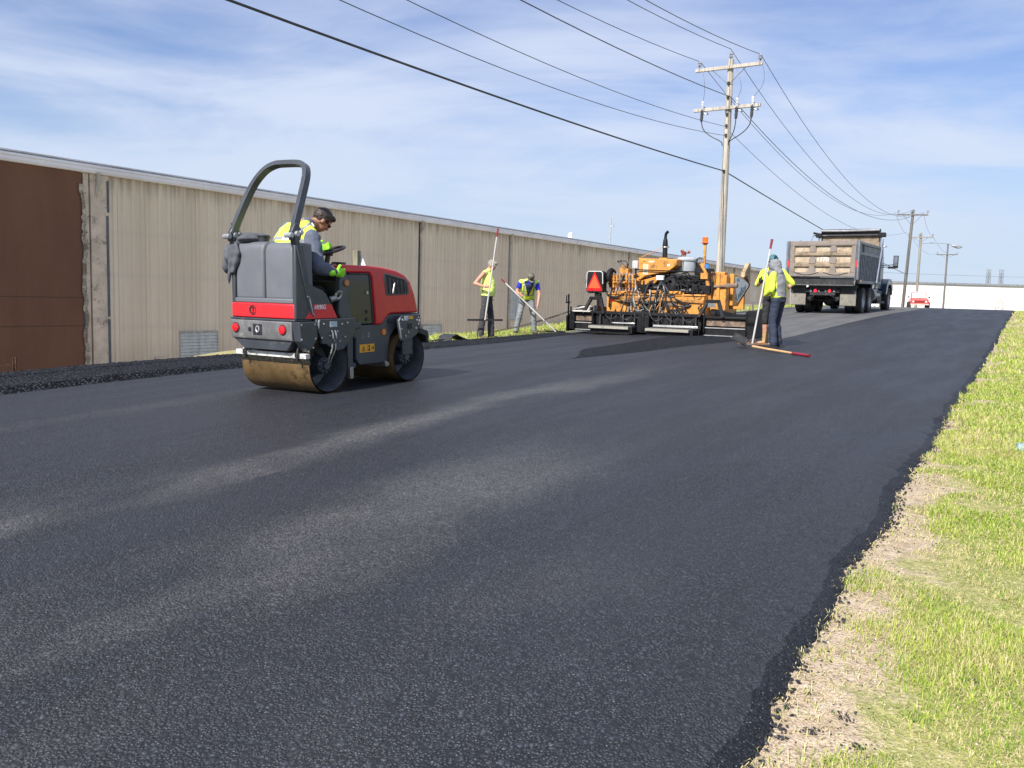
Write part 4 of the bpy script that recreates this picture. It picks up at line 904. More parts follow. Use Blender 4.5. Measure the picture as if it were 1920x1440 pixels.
put('engine_block',MB().box(1.2,2.2,-.9,.6,1.15,1.45).box(1.05,1.3,-.55,.35,1.10,1.32).cyl((1.05,-.1,1.25),(1.25,-.1,1.25),.14,n=18).cyl((1.0,-.42,1.33),(1.2,-.42,1.33),.07,n=12).box(1.5,1.9,-.45,-.2,1.5,1.75).box(1.3,1.8,-.62,-.28,1.45,1.62),PB,pv,bevel=.02)
put('coolant_cap',MB().cyl((1.3,-.60,1.60),(1.3,-.60,1.72),.06,n=12),BLUT,pv)
put('blower_duct',MB().lathe([(.05,0),(.13,0),(.15,.03),(.15,.1),(.12,.13),(.05,.13)],(.98,.22,1.27),(1,0,0),24).tube([(1.02,.22,1.40),(1.02,.10,1.44),(1.05,-.05,1.40)],.06,10,2),BLACKP,pv)
m=MB()
for k in range(3): m.tube([(1.0,.10-.02*k,1.22-.03*k),(.98,-.15,1.18-.035*k),(.95,-.70,1.07-.045*k)],.016,6,1)
put('steel_pipe',m,STEEL,pv)
put('work_lamp',MB().box(.72,.80,.29,.50,1.31,1.43),mat('lamp_housing_grey',(.45,.47,.48),.4),pv,bevel=.012)
put('lamp_glass',MB().box(.713,.72,.305,.485,1.325,1.415),mat('clear_lamp_glass',(.7,.74,.76),.1),pv)
# handrail and right column
put('hand_rail',MB().tube([(.85,1.1,1.57),(.85,-.55,1.52)],.014,6).tube([(.85,1.1,1.57),(.85,1.1,1.1)],.014,6).tube([(.85,-.55,1.52),(.85,-.55,1.3)],.014,6),PB,pv)
put('yellow_column',MB().tube([(.9,-.58,1.72),(.9,-.66,1.60),(.9,-.72,1.50),(.9,-.80,1.1),(.9,-.84,.86)],.045,10,2).box(.8,1.0,-.80,-.62,1.36,1.5),PY,pv)
bc=put('beacon_pole',MB().box(1.47,1.53,-.49,-.43,1.5,2.23),PY,pv,bevel=.005); put('beacon',MB().lathe([(0,0),(.085,0),(.085,.03),(.065,.04),(.075,.13),(.06,.15),(0,.155)],(1.5,-.46,2.24),(0,0,1),18),BEAC,bc); put('beacon_base',MB().lathe([(0,0),(.05,0),(.08,.03),(0,.03)],(1.5,-.46,2.21),(0,0,1),14),BLACKP,bc)
put('grab_rail',MB().tube([(1.5,-.22,1.6),(1.5,-.28,1.85),(1.5,-.32,1.88),(1.5,-.44,1.87)],.014,6),PB,pv)
put('side_bulkhead',MB().box(1.0,1.25,-1.20,-.80,.60,1.45).prism([(1.0,1.45),(1.0,1.53),(1.25,1.53),(1.3,1.45)],'y',-1.15,-.8).box(.95,1.0,-1.05,-.98,.3,1.5),PY,pv,bevel=.01)
m=MB()
for k in range(7): m.tube([(.9,-.55-.05*k,1.56+.02*random.random()),(.88,-.62-.05*k,1.62),(.9,-.7-.04*k,1.45),(.92,-.86,1.2-.05*k)],.012,6,1)
put('hose',m,HOSE,pv)
put('side_crossbar',MB().cyl((.95,-.75,1.17),(.98,-1.38,1.20),.035,n=10).cyl((.98,-1.2,1.20),(.98,-1.48,1.21),.06,n=12),BRWN,pv)
# hopper
hp_=[(1.30,1.49),(1.62,1.47),(2.10,1.40),(2.62,1.27),(2.60,1.20),(1.66,.70),(1.30,.72)]
f=put('hopper',MB().prism(hp_,'y',-1.28,-1.18).box(1.3,1.36,-1.18,1.2,.6,1.45).prism(hp_,'y',1.18,1.28).box(2.5,2.6,-1.2,1.2,.6,1.0),PY,pv,bevel=.01)
wp=[(1.42,1.42),(1.66,1.425),(2.08,1.36),(2.53,1.25),(2.50,1.18),(1.69,.80),(1.60,.80)]
put('name_panel',MB().prism(wp,'y',-1.287,-1.282),WHT,f); put('panel_edge',MB().tube([(2.12,-1.285,1.41),(2.62,-1.285,1.26),(2.60,-1.285,1.19),(1.67,-1.285,.71)],.014,5),INKB,f)
TEAL=mat('dark_teal_letters',(.01,.10,.14),.5)
Mt=Matrix.Translation((1.93,-1.289,1.04))@Matrix.Rotation(R(22),4,'Y').inverted()@Matrix.Rotation(R(90),4,'X')
text('company_lettering','LeeBoy',.27,TEAL,f,Mt,.001,.004,1.0)
text('model_lettering','8515',.10,TEAL,f,side_M(1.66,-1.289,1.34),.001,.002,1.)
put('hopper_wing',MB().prism([(2.10,1.42),(2.16,1.55),(2.50,1.78),(2.60,1.76),(2.64,1.3),(2.45,1.33),(2.38,1.45)],'y',-1.30,-1.2).prism([(2.10,1.42),(2.16,1.55),(2.50,1.78),(2.60,1.76),(2.64,1.3)],'y',1.2,1.3),mat('tan_worn_wing',(.42,.30,.17),.7,var=.25,vscale=5,dirt=(.06,.04,.03),dirtamt=.4),pv,bevel=.01)
put('push_roller_frame',MB().box(2.6,3.1,-1.0,1.0,.3,.45).cyl((3.1,-.8,.45),(3.1,.8,.45),.08,n=12),PB,pv)
# hose tangle
m=MB();m2=MB()
for k in range(26):
    y0=random.uniform(.2,1.2); y1=y0+random.uniform(-.75,.75); y1=max(-.7,min(1.5,y1))
    z0=random.uniform(.6,1.1); z1=random.uniform(.35,.7); r=random.choice((.011,.014,.018))
    pts=[(.56,y0,z0),(.5-.1*random.random(),y0+random.uniform(-.15,.15),z0-.25*random.random()-.05),(.42,(y0+y1)/2,min(z0,z1)-random.uniform(.0,.28)),(.48,y1,z1-.05),(.58,y1,z1+.08)]
    (m if k%4 else m2).tube(pts,r,6,2)
for k in range(5): m.tube([(.5,-.1-.1*k,.45),(.3,.0-.1*k,.6+.03*k),(.15,-.2-.08*k,.62-.02*k),(.1,-.35-.07*k,.45),(.15,-.3-.06*k,.25)],.013,6,2)
for k in range(5): m.tube([(.72,1.05-.02*k,1.35-.06*k),(.62,.98-.02*k,1.1),(.55,1.02+.03*k,.85),(.45,.85,.55),(.3,.6+.08*k,.35)],.018,6,2)
for k in range(22):
    y0=random.uniform(-.75,1.7); y1=max(-.75,min(1.75,y0+random.uniform(-.9,.9))); z0=random.uniform(.75,1.35); z1=random.uniform(.55,1.15)
    m.tube([(.62+.1*random.random(),y0,z0),(.52,y0*.7+y1*.3,z0-.12),(.5,(y0+y1)/2,min(z0,z1)-random.uniform(0,.12)),(.55,y1,z1),(.66,y1+.03,z1+.06)],random.choice((.012,.016,.022)),6,2)
put('hose_bundle',m,HOSE,pv)
m=MB()
for k in range(30):
    y=random.uniform(-.75,1.0); z=random.uniform(.98,1.42); x=random.uniform(.72,.82); q=random.random()
    if q<.4: m.box(x,x+.08,y,y+random.uniform(.03,.12),z,z+random.uniform(.02,.09))
    elif q<.75: m.cyl((x,y,z),(x+.02,y+random.uniform(-.2,.2),z+random.uniform(-.1,.1)),random.uniform(.01,.03),n=8)
    else: m.lathe([(0,0),(.03,0),(.05,.02),(.05,.06),(0,.07)],(x,y,z),(-1,0,0),12)
put('engine_accessories',m,PB,pv); put('dusty_hose_bundle',m2,HOSEY,pv)
m=MB()
for k in range(4): m.tube([(.57,1.7,.93-.03*k),(.55,1.3,.90-.04*k-.02),(.55,.6,.88-.02*k),(.55,-.1,.86-.015*k),(.57,-.8,.84-.02*k)],.012,6,2)
put('hydraulic_line',m,HOSEY,pv)
m=MB().box(.48,.60,.25,.75,.55,.80)
for k in range(16): m.cyl((.44,.22+random.random()*.6,.5+random.random()*.3),(.56,.22+random.random()*.6,.5+random.random()*.3),.02+.02*random.random(),n=8)
put('valve_manifold',m,PB,pv,bevel=.006)
m=MB()
for k in range(14): y=.2+random.random()*.65; z=.55+random.random()*.3; m.cyl((.42,y,z),(.50,y+random.uniform(-.05,.05),z),.015,n=8)
for k in range(12): y=random.uniform(-.6,1.6); z=random.uniform(.98,1.12); m.box(.66,.74,y,y+random.uniform(.04,.14),z,z+.05)
put('manifold_fittings',m,STEEL,pv)
put('tool_tray',MB().box(.6,.9,.2,.62,1.0,1.06).box(.62,.9,-.2,.1,.99,1.05).box(.6,.8,1.2,1.5,.97,1.03),PY,pv,bevel=.006)
m=MB()
for a,b_,z in ((.7,.95,1.02),(.3,.75,1.10),(-.1,.45,1.08),(-.5,.0,1.04)): m.beam((.68,a,z),(.66,b_,z+.04),.05,.03)
for k in range(10): y=random.uniform(-.6,.9); m.cyl((.7,y,1.0+.1*random.random()),(.7,y+.03,1.22+.1*random.random()),.02,n=6)
put('linkage_bar',m,PB,pv)
m=MB()
for k in range(12): y=random.uniform(-.75,.9); z=random.uniform(1.15,1.5); m.tube([(1.1,y,z),(1.02,y-.1,z+.05),(1.05,y-.22,z-.08)],.014,6,1)
put('engine_hose',m,HOSE,pv)
m=MB().box(-.05,.4,1.9,2.4,.50,.53).tube([(.2,2.5,.55),(.25,2.2,.62),(.25,2.0,.63),(.3,1.8,.58)],.02,6,1).lathe([(0,0),(.05,0),(.05,.06),(.02,.14),(0,.14)],(.25,2.1,.53),(0,0,1),10)
put('white_sensor',m,mat('dusty_white',(.5,.48,.44),.6,var=.2),pv)

# ------------------------------------------------------------------ DUMP TRUCK
TG_=mat('dusty_tailgate_paint',(.27,.21,.145),.75,var=.22,vscale=1.3,dirt=(.10,.075,.04),dirtamt=.5,dscale=2.2)
TP=mat('tan_tailgate_panel',(.43,.345,.25),.7,var=.2,vscale=2,dirt=(.20,.13,.07),dirtamt=.45,dscale=3)
TRY=mat('dusty_tailgate_grey',(.225,.19,.165),.7,var=.2,vscale=3,dirt=(.15,.12,.09),dirtamt=.35)
TB=mat('slate_bed_paint',(.10,.115,.14),.5,var=.2,vscale=1.5,dirt=(.20,.18,.16),dirtamt=.3)
NAVY=mat('navy_cab_paint',(.008,.028,.065),.35,var=.1,coat=.2); TYRE=mat('tyre_rubber',(.022,.022,.024),.8,var=.3,vscale=5,dirt=(.12,.11,.10),dirtamt=.35); RIM=mat('dusty_rim',(.42,.42,.43),.45,.4,var=.2,dirt=(.15,.13,.11),dirtamt=.3)
CHS=mat('chassis_black',(.02,.02,.022),.6,var=.4,dirt=(.08,.075,.07),dirtamt=.3); FLAP=mat('dusty_mudflap',(.24,.22,.185),.8,var=.3,vscale=3,dirt=(.07,.06,.05),dirtamt=.45)
CHR=mat('polished_metal',(.75,.76,.78),.15,.9,var=.05)
tk=empty('dump_truck',P(33.5,7.12,1.27),HEAD,R(1.2),label='dusty tan and slate dump truck seen from behind beyond the paver',cat='dump truck')
m=MB().box(-.05,.10,-1.19,1.19,2.56,2.72).box(-.05,.10,-1.19,1.19,1.40,1.56)
m.prism([(-1.19,1.56),(-1.19,2.56),(-1.02,2.56),(-1.0,1.56)],'x',-.05,.10).prism([(1.19,1.56),(1.19,2.56),(1.02,2.56),(1.0,1.56)],'x',-.05,.10)
tg_=put('tailgate',m,TRY,tk,bevel=.015)
put('tailgate_panel',MB().box(.03,.08,-1.03,1.03,1.5,2.6),TP,tg_)
for z in (2.24,1.83): put('tailgate_rib',MB().prism([(-.04,z-.06),(-.04,z+.04),(.03,z+.10),(.03,z-.06)],'y',-1.02,1.02),TG_,tg_,bevel=.008)
for y in (.36,-.38):
    for z in (2.31,1.89,1.55): put('tailgate_boss',MB().prism([(y-.12,z),(y-.12,z+.16),(y-.07,z+.24),(y+.07,z+.24),(y+.12,z+.16),(y+.12,z)],'x',-.045,.03),TRY,tg_,bevel=.01)
m=MB()
for c in (.55,-.50): m.tube([(-.055,c+.44-.88*k/10,1.56-.10*math.sin(math.pi*k/10)) for k in range(11)],.012,5)
put('chain',m,INKB,tg_)
text('number_lettering','1170',.20,WHT,tg_,rear_M(.02,-.0,2.03),.003,.006,1.1).location=(-.0,0,0)
text('name_lettering','HDC.',.15,mat('worn_white_letters',(.55,.48,.38),.6),tg_,rear_M(.024,-.05,2.45),.003,.004,1.2)
m=MB().prism([(-.1,2.72),(-.1,1.55),(.0,1.30),(.4,1.16),(5.2,1.16),(5.2,1.3),(5.2,2.66),(.15,2.66),(.05,2.72)],'y',-1.25,-1.19)
m.prism([(-.1,2.72),(-.1,1.55),(.0,1.30),(.4,1.16),(5.2,1.16),(5.2,1.3),(5.2,2.66),(.15,2.66),(.05,2.72)],'y',1.19,1.25)
m.box(.1,5.2,-1.19,1.19,1.16,1.25).box(5.14,5.2,-1.19,1.19,1.16,3.2)
bd=put('dump_bed',m,TB,tk,bevel=.008)
m=MB()
for sy in (-1,1):
    a,b_=sorted((sy*1.25,sy*1.31)); 
    m.box(-.1,5.25,a,b_,2.60,2.70).box(.2,5.2,a,b_,2.22,2.32).box(.2,5.2,a,b_,1.16,1.28).box(-.12,.12,a,b_,1.3,2.72)
    for k in range(14): m.box(.40+k*.34,.50+k*.34,a,b_-.0,1.28,2.22)
    m.box(.9,.97,a,b_,2.3,2.6)
put('bed_rib',m,mat('bed_rib_paint',(.16,.18,.21),.5,var=.2,dirt=(.28,.26,.24),dirtamt=.35),bd,bevel=.01)
put('bed_interior',MB().box(5.10,5.139,-1.15,1.15,2.5,3.2),TG_,bd)
put('load_remains',MB().prism([(.9,2.66),(1.6,2.82),(2.6,2.68)],'y',1.18,1.24),CHS,bd)
put('clearance_light',MB().box(.45,.52,-1.32,-1.31,1.24,1.30),mat('amber_lens',(.9,.3,.02),.2,emit=((1,.35,.05),.6)),bd)
for y in (-1.24,1.24): put('red_reflector_tape',MB().box(-.108,-.10,y-.035,y+.035,1.75,2.0),RED2,bd)
put('tarp_housing',MB().box(4.95,5.35,-1.16,1.16,3.30,3.46).box(5.0,5.3,-1.2,1.2,3.19,3.3),PB,tk,bevel=.015)
put('cab_guard_edge',MB().tube([(4.97,-1.15,3.205),(4.97,1.12,3.205)],.02,6),CHR,tk)
put('rolled_tarp',MB().tube([(4.93,1.16,3.40),(4.93,.5,3.385),(4.93,-.2,3.39),(4.93,-1.16,3.41)],.045,8,1),mat('grey_tarp',(.30,.30,.31),.7,var=.2),tk)
m=MB()
for sy in (-1,1): m.tube([(5.15,sy*1.18,3.3),(4.6,sy*1.33,2.6),(3.6,sy*1.36,1.2)],.04,8)
m.tube([(5.1,1.2,3.25),(5.0,1.5,3.2),(4.9,1.53,3.05),(4.9,1.5,2.6)],.025,6)
put('tarp_arm',m,CHR,tk); put('arm_motor',MB().box(4.9,5.3,1.12,1.38,3.12,3.3).box(4.9,5.3,-1.38,-1.12,3.12,3.3).cyl((5,1.2,3.25),(5,1.5,3.32),.05,n=8),PB,tk,bevel=.02)
# chassis
put('chassis_frame',MB().box(.35,8.6,-.44,-.36,.72,.98).box(.35,8.6,.36,.44,.72,.98).box(.3,.42,-.46,.46,.70,1.0).box(.2,5.0,-.5,.5,1.0,1.15),CHS,tk,bevel=.01)
put('rear_apron',MB().prism([(-1.12,1.08),(-1.12,1.36),(1.12,1.36),(1.12,1.08)],'x',.06,.2),CHS,tk)
put('apron_edge',MB().tube([(.05,-1.13,1.09),(.05,1.13,1.09)],.016,6).tube([(.05,-1.17,1.09),(.05,-1.2,1.42)],.012,6),CHR,tk)
def wheel(x,y,w,r,par,dual=True):
    sy=1 if y>0 else -1
    for k in ((0,1) if dual else (0,)):
        yy=y-sy*k*(w+.05)
        m=MB().lathe([(r*.58,-w/2),(r*.9,-w/2),(r*.97,-w*.42),(r,-w*.3),(r,w*.3),(r*.97,w*.42),(r*.9,w/2),(r*.58,w/2),(r*.55,0)],(x,yy,r),(0,1,0),36,closed=True)
        t=put('wheel',m,TYRE,par)
        d=(-sy*.06 if dual and k==0 else sy*.04)
        put('rim',MB().lathe([(r*.58,sy*w*.48),(r*.54,sy*w*.3),(r*.42,d),(r*.2,d),(r*.16,sy*w*.35),(0,sy*w*.38)],(x,yy,r),(0,1,0),24),RIM,t)
for x in (1.75,3.18):
    for y in (-1.1,1.1): wheel(x,y,.28,.51,tk)
for y in (-1.08,1.08): wheel(8.2,y,.30,.52,tk,False)
m=MB()
for x in (1.75,3.18): m.cyl((x,-1,.51),(x,1,.51),.09,n=12).ell((x,0,.52),(.24,.26,.24)).box(x-.06,x+.06,-.5,.5,.6,.72)
put('axle',m,CHS,tk)
for y in (.5,-.45): put('air_tank',MB().lathe([(0,0),(.10,.02),(.12,.07),(.12,.35),(.1,.4),(0,.42)],(.5,y-.02,.60),(1,0,0),16),CHS,tk)
for sy in (-1,1):
    a,b_=sorted((sy*.62,sy*1.2)); f=put('mud_flap',MB().box(.42,.44,a,b_,.32,1.08),CHS,tk); put('dusty_flap_lower',MB().box(.412,.42,a+.01,b_-.01,.34,.78),FLAP,f)
put('light_bar',MB().box(.30,.36,-.62,.62,.82,.93),CHS,tk)
for y,mm,r in ((.26,LENS,.055),(-.26,LENS,.055),(.42,PALE,.04),(-.42,PALE,.04),(.13,PALE,.035),(-.12,PALE,.035)):
    put('tail_lamp' if mm is LENS else 'marker_lamp',MB().cyl((.30,y,.875),(.28,y,.875),r,n=16),mat('lit_red_lamp',(.8,.02,.03),.2,emit=((1,.03,.05),1.2)) if mm is LENS else mat('dim_lamp',(.25,.27,.28),.3),tk)
put('air_hose',MB().tube([(.36,.2,.8),(.4,.3,.7),(.5,.45,.62)],.015,5,1).tube([(.36,-.2,.8),(.4,-.3,.7),(.5,-.45,.62)],.015,5,1),STEEL,tk)
# cab and hood
cb=put('cab',MB().prism([(5.5,.95),(5.5,2.75),(5.8,2.95),(6.9,2.95),(7.4,2.05),(7.4,.95)],'y',-1.05,1.05),NAVY,tk,bevel=.05)
put('cab_window',MB().prism([(5.9,2.1),(5.9,2.7),(6.8,2.7),(7.1,2.1)],'y',-1.06,1.06).box(5.49,5.5,-.7,.7,2.1,2.6),GLASSY,cb)
put('cab_roof_trim',MB().box(5.6,6.9,-1.0,1.0,2.95,3.02).box(6.7,7.1,-1.2,-.9,2.78,2.84),CHR,cb,bevel=.02)
put('hood',MB().prism([(7.35,.85),(7.35,1.98),(8.9,1.75),(9.15,1.5),(9.15,.75)],'y',-.72,.72),NAVY,tk,bevel=.08,seg=3)
for sy in (-1,1):
    a,b_=sorted((sy*.72,sy*1.24)); put('front_fender',MB().prism([(7.2,.75),(7.35,1.2),(7.8,1.42),(8.6,1.42),(9.05,1.15),(9.1,.75),(8.95,.7),(8.8,1.0),(8.5,1.15),(7.9,1.15),(7.6,1.0),(7.45,.7)],'y',a,b_),NAVY,tk,bevel=.03)
    mr=put('mirror',MB().box(6.95,7.02,sy*1.58-.10,sy*1.58+.10,1.88,2.42).tube([(7.0,sy*1.05,2.0),(7.0,sy*1.55,2.03)],.02,6).tube([(7.0,sy*1.05,1.92),(7.0,sy*1.55,1.95)],.02,6).box(6.93,7.03,sy*1.42-.15,sy*1.42+.15,1.86,1.93),PB,tk,bevel=.01)
    put('mirror_glass',MB().box(6.94,6.949,sy*1.58-.075,sy*1.58+.075,1.98,2.39),mat('mirror_sheen',(.55,.62,.70),.08,.8),mr)
    put('fuel_tank',MB().lathe([(0,0),(.28,.01),(.30,.04),(.30,1.2),(.28,1.23),(0,1.24)],(4.9,sy*.86,.72),(1,0,0),20),mat('dull_aluminium',(.3,.3,.31),.4,.6),tk)
put('exhaust_stack',MB().cyl((5.4,-.95,1.0),(5.4,-.95,3.1),.07,n=14).tube([(5.4,-.95,3.1),(5.38,-.98,3.2),(5.3,-1.05,3.25)],.07,12),CHR,tk)
put('antenna',MB().cyl((6.3,-1.1,2.0),(6.3,-1.12,3.1),.012,n=5),PB,tk)
put('battery_box',MB().box(5.5,6.6,-1.15,-.6,.45,.9).box(5.5,7.2,-1.2,-.9,.35,.45),CHS,tk,bevel=.02)

# red vehicle at the crest
RP=mat('faded_red_pickup',(.62,.07,.05),.35,var=.1,vscale=.8,coat=.2)
px_,pt_=97,10.9
rv=empty('red_pickup',P(px_,pt_,1.56),HEAD+R(190),label='small faded red off road pickup facing us on the road crest, white roof',cat='pickup')
put('body',MB().prism([(-2.2,.45),(-2.2,1.05),(-.3,1.05),(-.1,1.12),(.9,1.10),(2.1,1.0),(2.2,.85),(2.2,.42)],'y',-.82,.82),RP,rv,bevel=.05)
put('cab',MB().prism([(-.4,1.05),(-.3,1.70),(.25,1.72),(.75,1.1)],'y',-.70,.70),RP,rv,bevel=.04); put('windshield',MB().add([(.34,-.60,1.66),(.34,.60,1.66),(.765,.62,1.15),(.765,-.62,1.15),(.36,-.60,1.67),(.36,.60,1.67),(.785,.62,1.16),(.785,-.62,1.16)],[(0,1,2,3),(4,5,6,7),(0,1,5,4),(2,3,7,6),(0,3,7,4),(1,2,6,5)]),mat('bright_windshield',(.75,.78,.80),.15),rv)
put('roof',MB().box(-.45,.35,-.72,.72,1.72,1.78),WHT,rv,bevel=.02)
g=put('grille',MB().box(2.2,2.23,-.68,.68,.66,.88),mat('grille_dark_red',(.22,.02,.02),.4),rv)
for y in (-.58,.58): put('headlight',MB().cyl((2.22,y,.77),(2.25,y,.77),.09,n=16),mat('headlight_glass',(.8,.75,.68),.15),rv)
put('bumper',MB().box(2.2,2.35,-.85,.85,.42,.55),mat('pale_pink_bumper',(.6,.42,.38),.5),rv,bevel=.02)
for x in (-1.4,1.45):
    for y in (-.86,.86):
        t=put('wheel',MB().lathe([(.2,-.12),(.34,-.12),(.38,-.08),(.38,.08),(.34,.12),(.2,.12)],(x,y,.38),(0,1,0),24,closed=True),TYRE,rv); put('rim',MB().cyl((x,y-.1,.38),(x,y+.1,.38),.2,n=16),RIM,t)
for y in (-.95,.95): put('mirror',MB().box(.6,.65,y-.08,y+.08,1.15,1.30),PB,rv)

# bare shrubs against the white building
M_TW=mat('bare_twigs',(.36,.28,.22),.8,var=.3)
def shrub(loc,h,w,nb,seed,label):
    random.seed(seed); m=MB()
    def br(p,d,l,r,k):
        q=p+d*l; m.tube([p,p.lerp(q,.5)+Vector((random.uniform(-.04,.04)*l,random.uniform(-.04,.04)*l,0)),q],[r,r*.8,r*.6],5)
        if k>0:
            for _ in range(3):
                e=(d+Vector((random.uniform(-.7,.7)*w,random.uniform(-.6,.6)*w,random.uniform(-.1,.5)))).normalized(); br(q,e,l*random.uniform(.55,.8),r*.55,k-1)
    e=empty('bare_shrub',loc,0,label=label,cat='shrub')
    for _ in range(nb): br(Vector((random.uniform(-.2,.2),0,-.6)),Vector((random.uniform(-.5,.5)*w,random.uniform(-.4,.4),1)).normalized(),h*.42,.05,4)
    put('branches',m,M_TW,e,clean=False)
v=P(84,12.6,1.0); shrub(v,3.4,1.,6,3,'bare leafless shrub at the foot of the nearest far pole')
shrub((64,114,0.2),3.4,.9,3,5,'small bare shrub in front of the long white building')

# ------------------------------------------------------------------ PEOPLE
SKIN=mat('weathered_skin',(.48,.25,.165),.55,var=.12,vscale=18); SKIN2=mat('tanned_skin',(.40,.20,.125),.55,var=.12,vscale=18)
HV=mat('hi_vis_yellow',(.66,.84,.07),.7,var=.08,vscale=8,bump=.006,bscale=14); HVS=mat('hi_vis_shirt',(.74,.86,.22),.75,var=.08,vscale=8,bump=.006,bscale=14); REFL=mat('silver_reflective_tape',(.36,.37,.37),.35,.3,var=.12,vscale=10)
SLATE=mat('slate_workwear',(.09,.105,.15),.8,var=.2,vscale=9,bump=.008,bscale=16); GREYH=mat('grey_sweatshirt',(.20,.205,.22),.85,var=.15,vscale=9,bump=.008,bscale=16)
CHAR=mat('charcoal_trousers',(.045,.045,.052),.85,var=.3,vscale=7,bump=.01,bscale=12,dirt=(.16,.15,.14),dirtamt=.2); NAVYT=mat('navy_trousers',(.022,.030,.055),.8,var=.35,vscale=7,bump=.01,bscale=12)
JEAN=mat('faded_dirty_jeans',(.22,.24,.25),.85,var=.35,vscale=9,bump=.01,bscale=12,dirt=(.05,.05,.05),dirtamt=.45,dscale=9); ROYAL=mat('royal_blue_tee',(.015,.025,.42),.8,var=.15,vscale=8,bump=.006,bscale=15)
BLKC=mat('black_cloth',(.02,.02,.024),.85,var=.3,bump=.006,bscale=15); BOOT=mat('tan_work_boot',(.42,.27,.12),.75,var=.2,vscale=10,dirt=(.12,.08,.04),dirtamt=.35,dscale=14); BOOTK=mat('dark_boot',(.035,.03,.028),.7,var=.3,vscale=10,dirt=(.2,.16,.12),dirtamt=.3,dscale=12)
HAIRD=mat('dark_brown_hair',(.035,.022,.017),.5,var=.5,vscale=60,bump=.006,bscale=90); HAIRG=mat('grey_camo_cap',(.34,.31,.27),.85,var=.3,vscale=25,dirt=(.07,.06,.05),dirtamt=.5,dscale=28); CAPB=mat('olive_camo_cap',(.12,.115,.08),.85,var=.4,vscale=25,dirt=(.33,.32,.29),dirtamt=.35,dscale=30)
TEALC=mat('teal_cap',(.05,.15,.18),.6,var=.2,vscale=20); LIME=mat('lime_glove',(.30,.80,.03),.6,var=.08,bump=.003,bscale=60); EYEM=mat('dark_eye',(.02,.012,.01),.2); GLS=mat('dark_spectacles',(.01,.01,.012),.15)
LIMES=mat('lime_shirt',(.36,.78,.05),.75,var=.12,bump=.006,bscale=15)
def V(*a): return Vector(a[0]) if len(a)==1 else Vector(a)
def hand(mb,w,f,a,size=1.,curl=.9,side=1,inf=0.):
    f=V(f).normalized(); a=(V(a)-f*V(a).dot(f)).normalized(); n=f.cross(a)*side; w=V(w); k=size
    M=Matrix((f,a,n)).transposed()
    mb.cap(w,.026*k+inf,w+f*.03*k,.03*k+inf); mb.ell(w+f*.055*k,(.05*k+inf,.042*k+inf,.018*k+inf),M)
    for i,(o,l) in enumerate(((-.031,.068),(-.011,.08),(.010,.076),(.030,.06))):
        p=w+f*(.092-abs(i-1.3)*.004)*k+a*o*k*1.0; ang=.25*curl; 
        for q,(ll,r) in enumerate(((.48,.0098),(.30,.009),(.22,.008))):
            d=f*math.cos(ang)+n*math.sin(ang); p2=p+d*l*ll*k; mb.cap(p,(r*k+inf),p2,(r*.93*k+inf),8); p=p2; ang+=(.85 if q==0 else .95)*curl
    p=w+f*.03*k+a*.034*k; d=(a*.75+f*.55+n*.35*curl).normalized(); p2=p+d*.038*k; mb.cap(p,.013*k+inf,p2,.011*k+inf,8); d2=(f*.8+n*.75*curl-a*.15).normalized(); mb.cap(p2,.011*k+inf,p2+d2*.032*k,.009*k+inf,8)
def torso(mb,J,inf=0.,belly=0.,lo=0,hi=5,w=1.):
    pel,che,nek=V(J['pel']),V(J['che']),V(J['nek'])
    yh=(V(J['hpL'])-V(J['hpR'])).normalized(); ys=(V(J['shL'])-V(J['shR'])).normalized()
    up=(nek-pel).normalized(); rings=[]
    spec=[(0,-.09,.15,.105),(0,0,.168,.12),(.32,0,.150,.115),(.62,0,.168,.125),(.84,0,.165,.11),(.95,0,.12,.085),(1.03,0,.06,.06)]
    for i,(t,o,a,b) in enumerate(spec):
        if i<lo or i>hi: continue
        p=pel.lerp(che,t/.62) if t<=.62 else che.lerp(nek,(t-.62)/.38)
        y=yh.lerp(ys,t).normalized(); x=y.cross(up).normalized(); bl=belly if i in (1,2,3) else 0
        if i==2: bl*=1.6
        rings.append((p+up*o+x*bl*.6,y*(a*w+inf),x*(b+inf+bl)))
    mb.loft(rings,20)
def headM(J):
    return Matrix.Rotation(R(J.get('hy',0)),3,'Z')@Matrix.Rotation(R(J.get('hp',0)),3,'Y')@Matrix.Rotation(R(J.get('hr',0)),3,'X')
def legs(mb,J,rs,ks=('L','R'),inf=0.,to=1.):
    for k in ks:
        h,n_,a=V(J['hp'+k]),V(J['kn'+k]),V(J['an'+k])
        mb.cap(h,rs[0]+inf,n_,rs[1]+inf); 
        if to>0: mb.cap(n_,rs[1]+inf,n_.lerp(a,to),(rs[2] if to>=1 else rs[1]*.95)+inf)
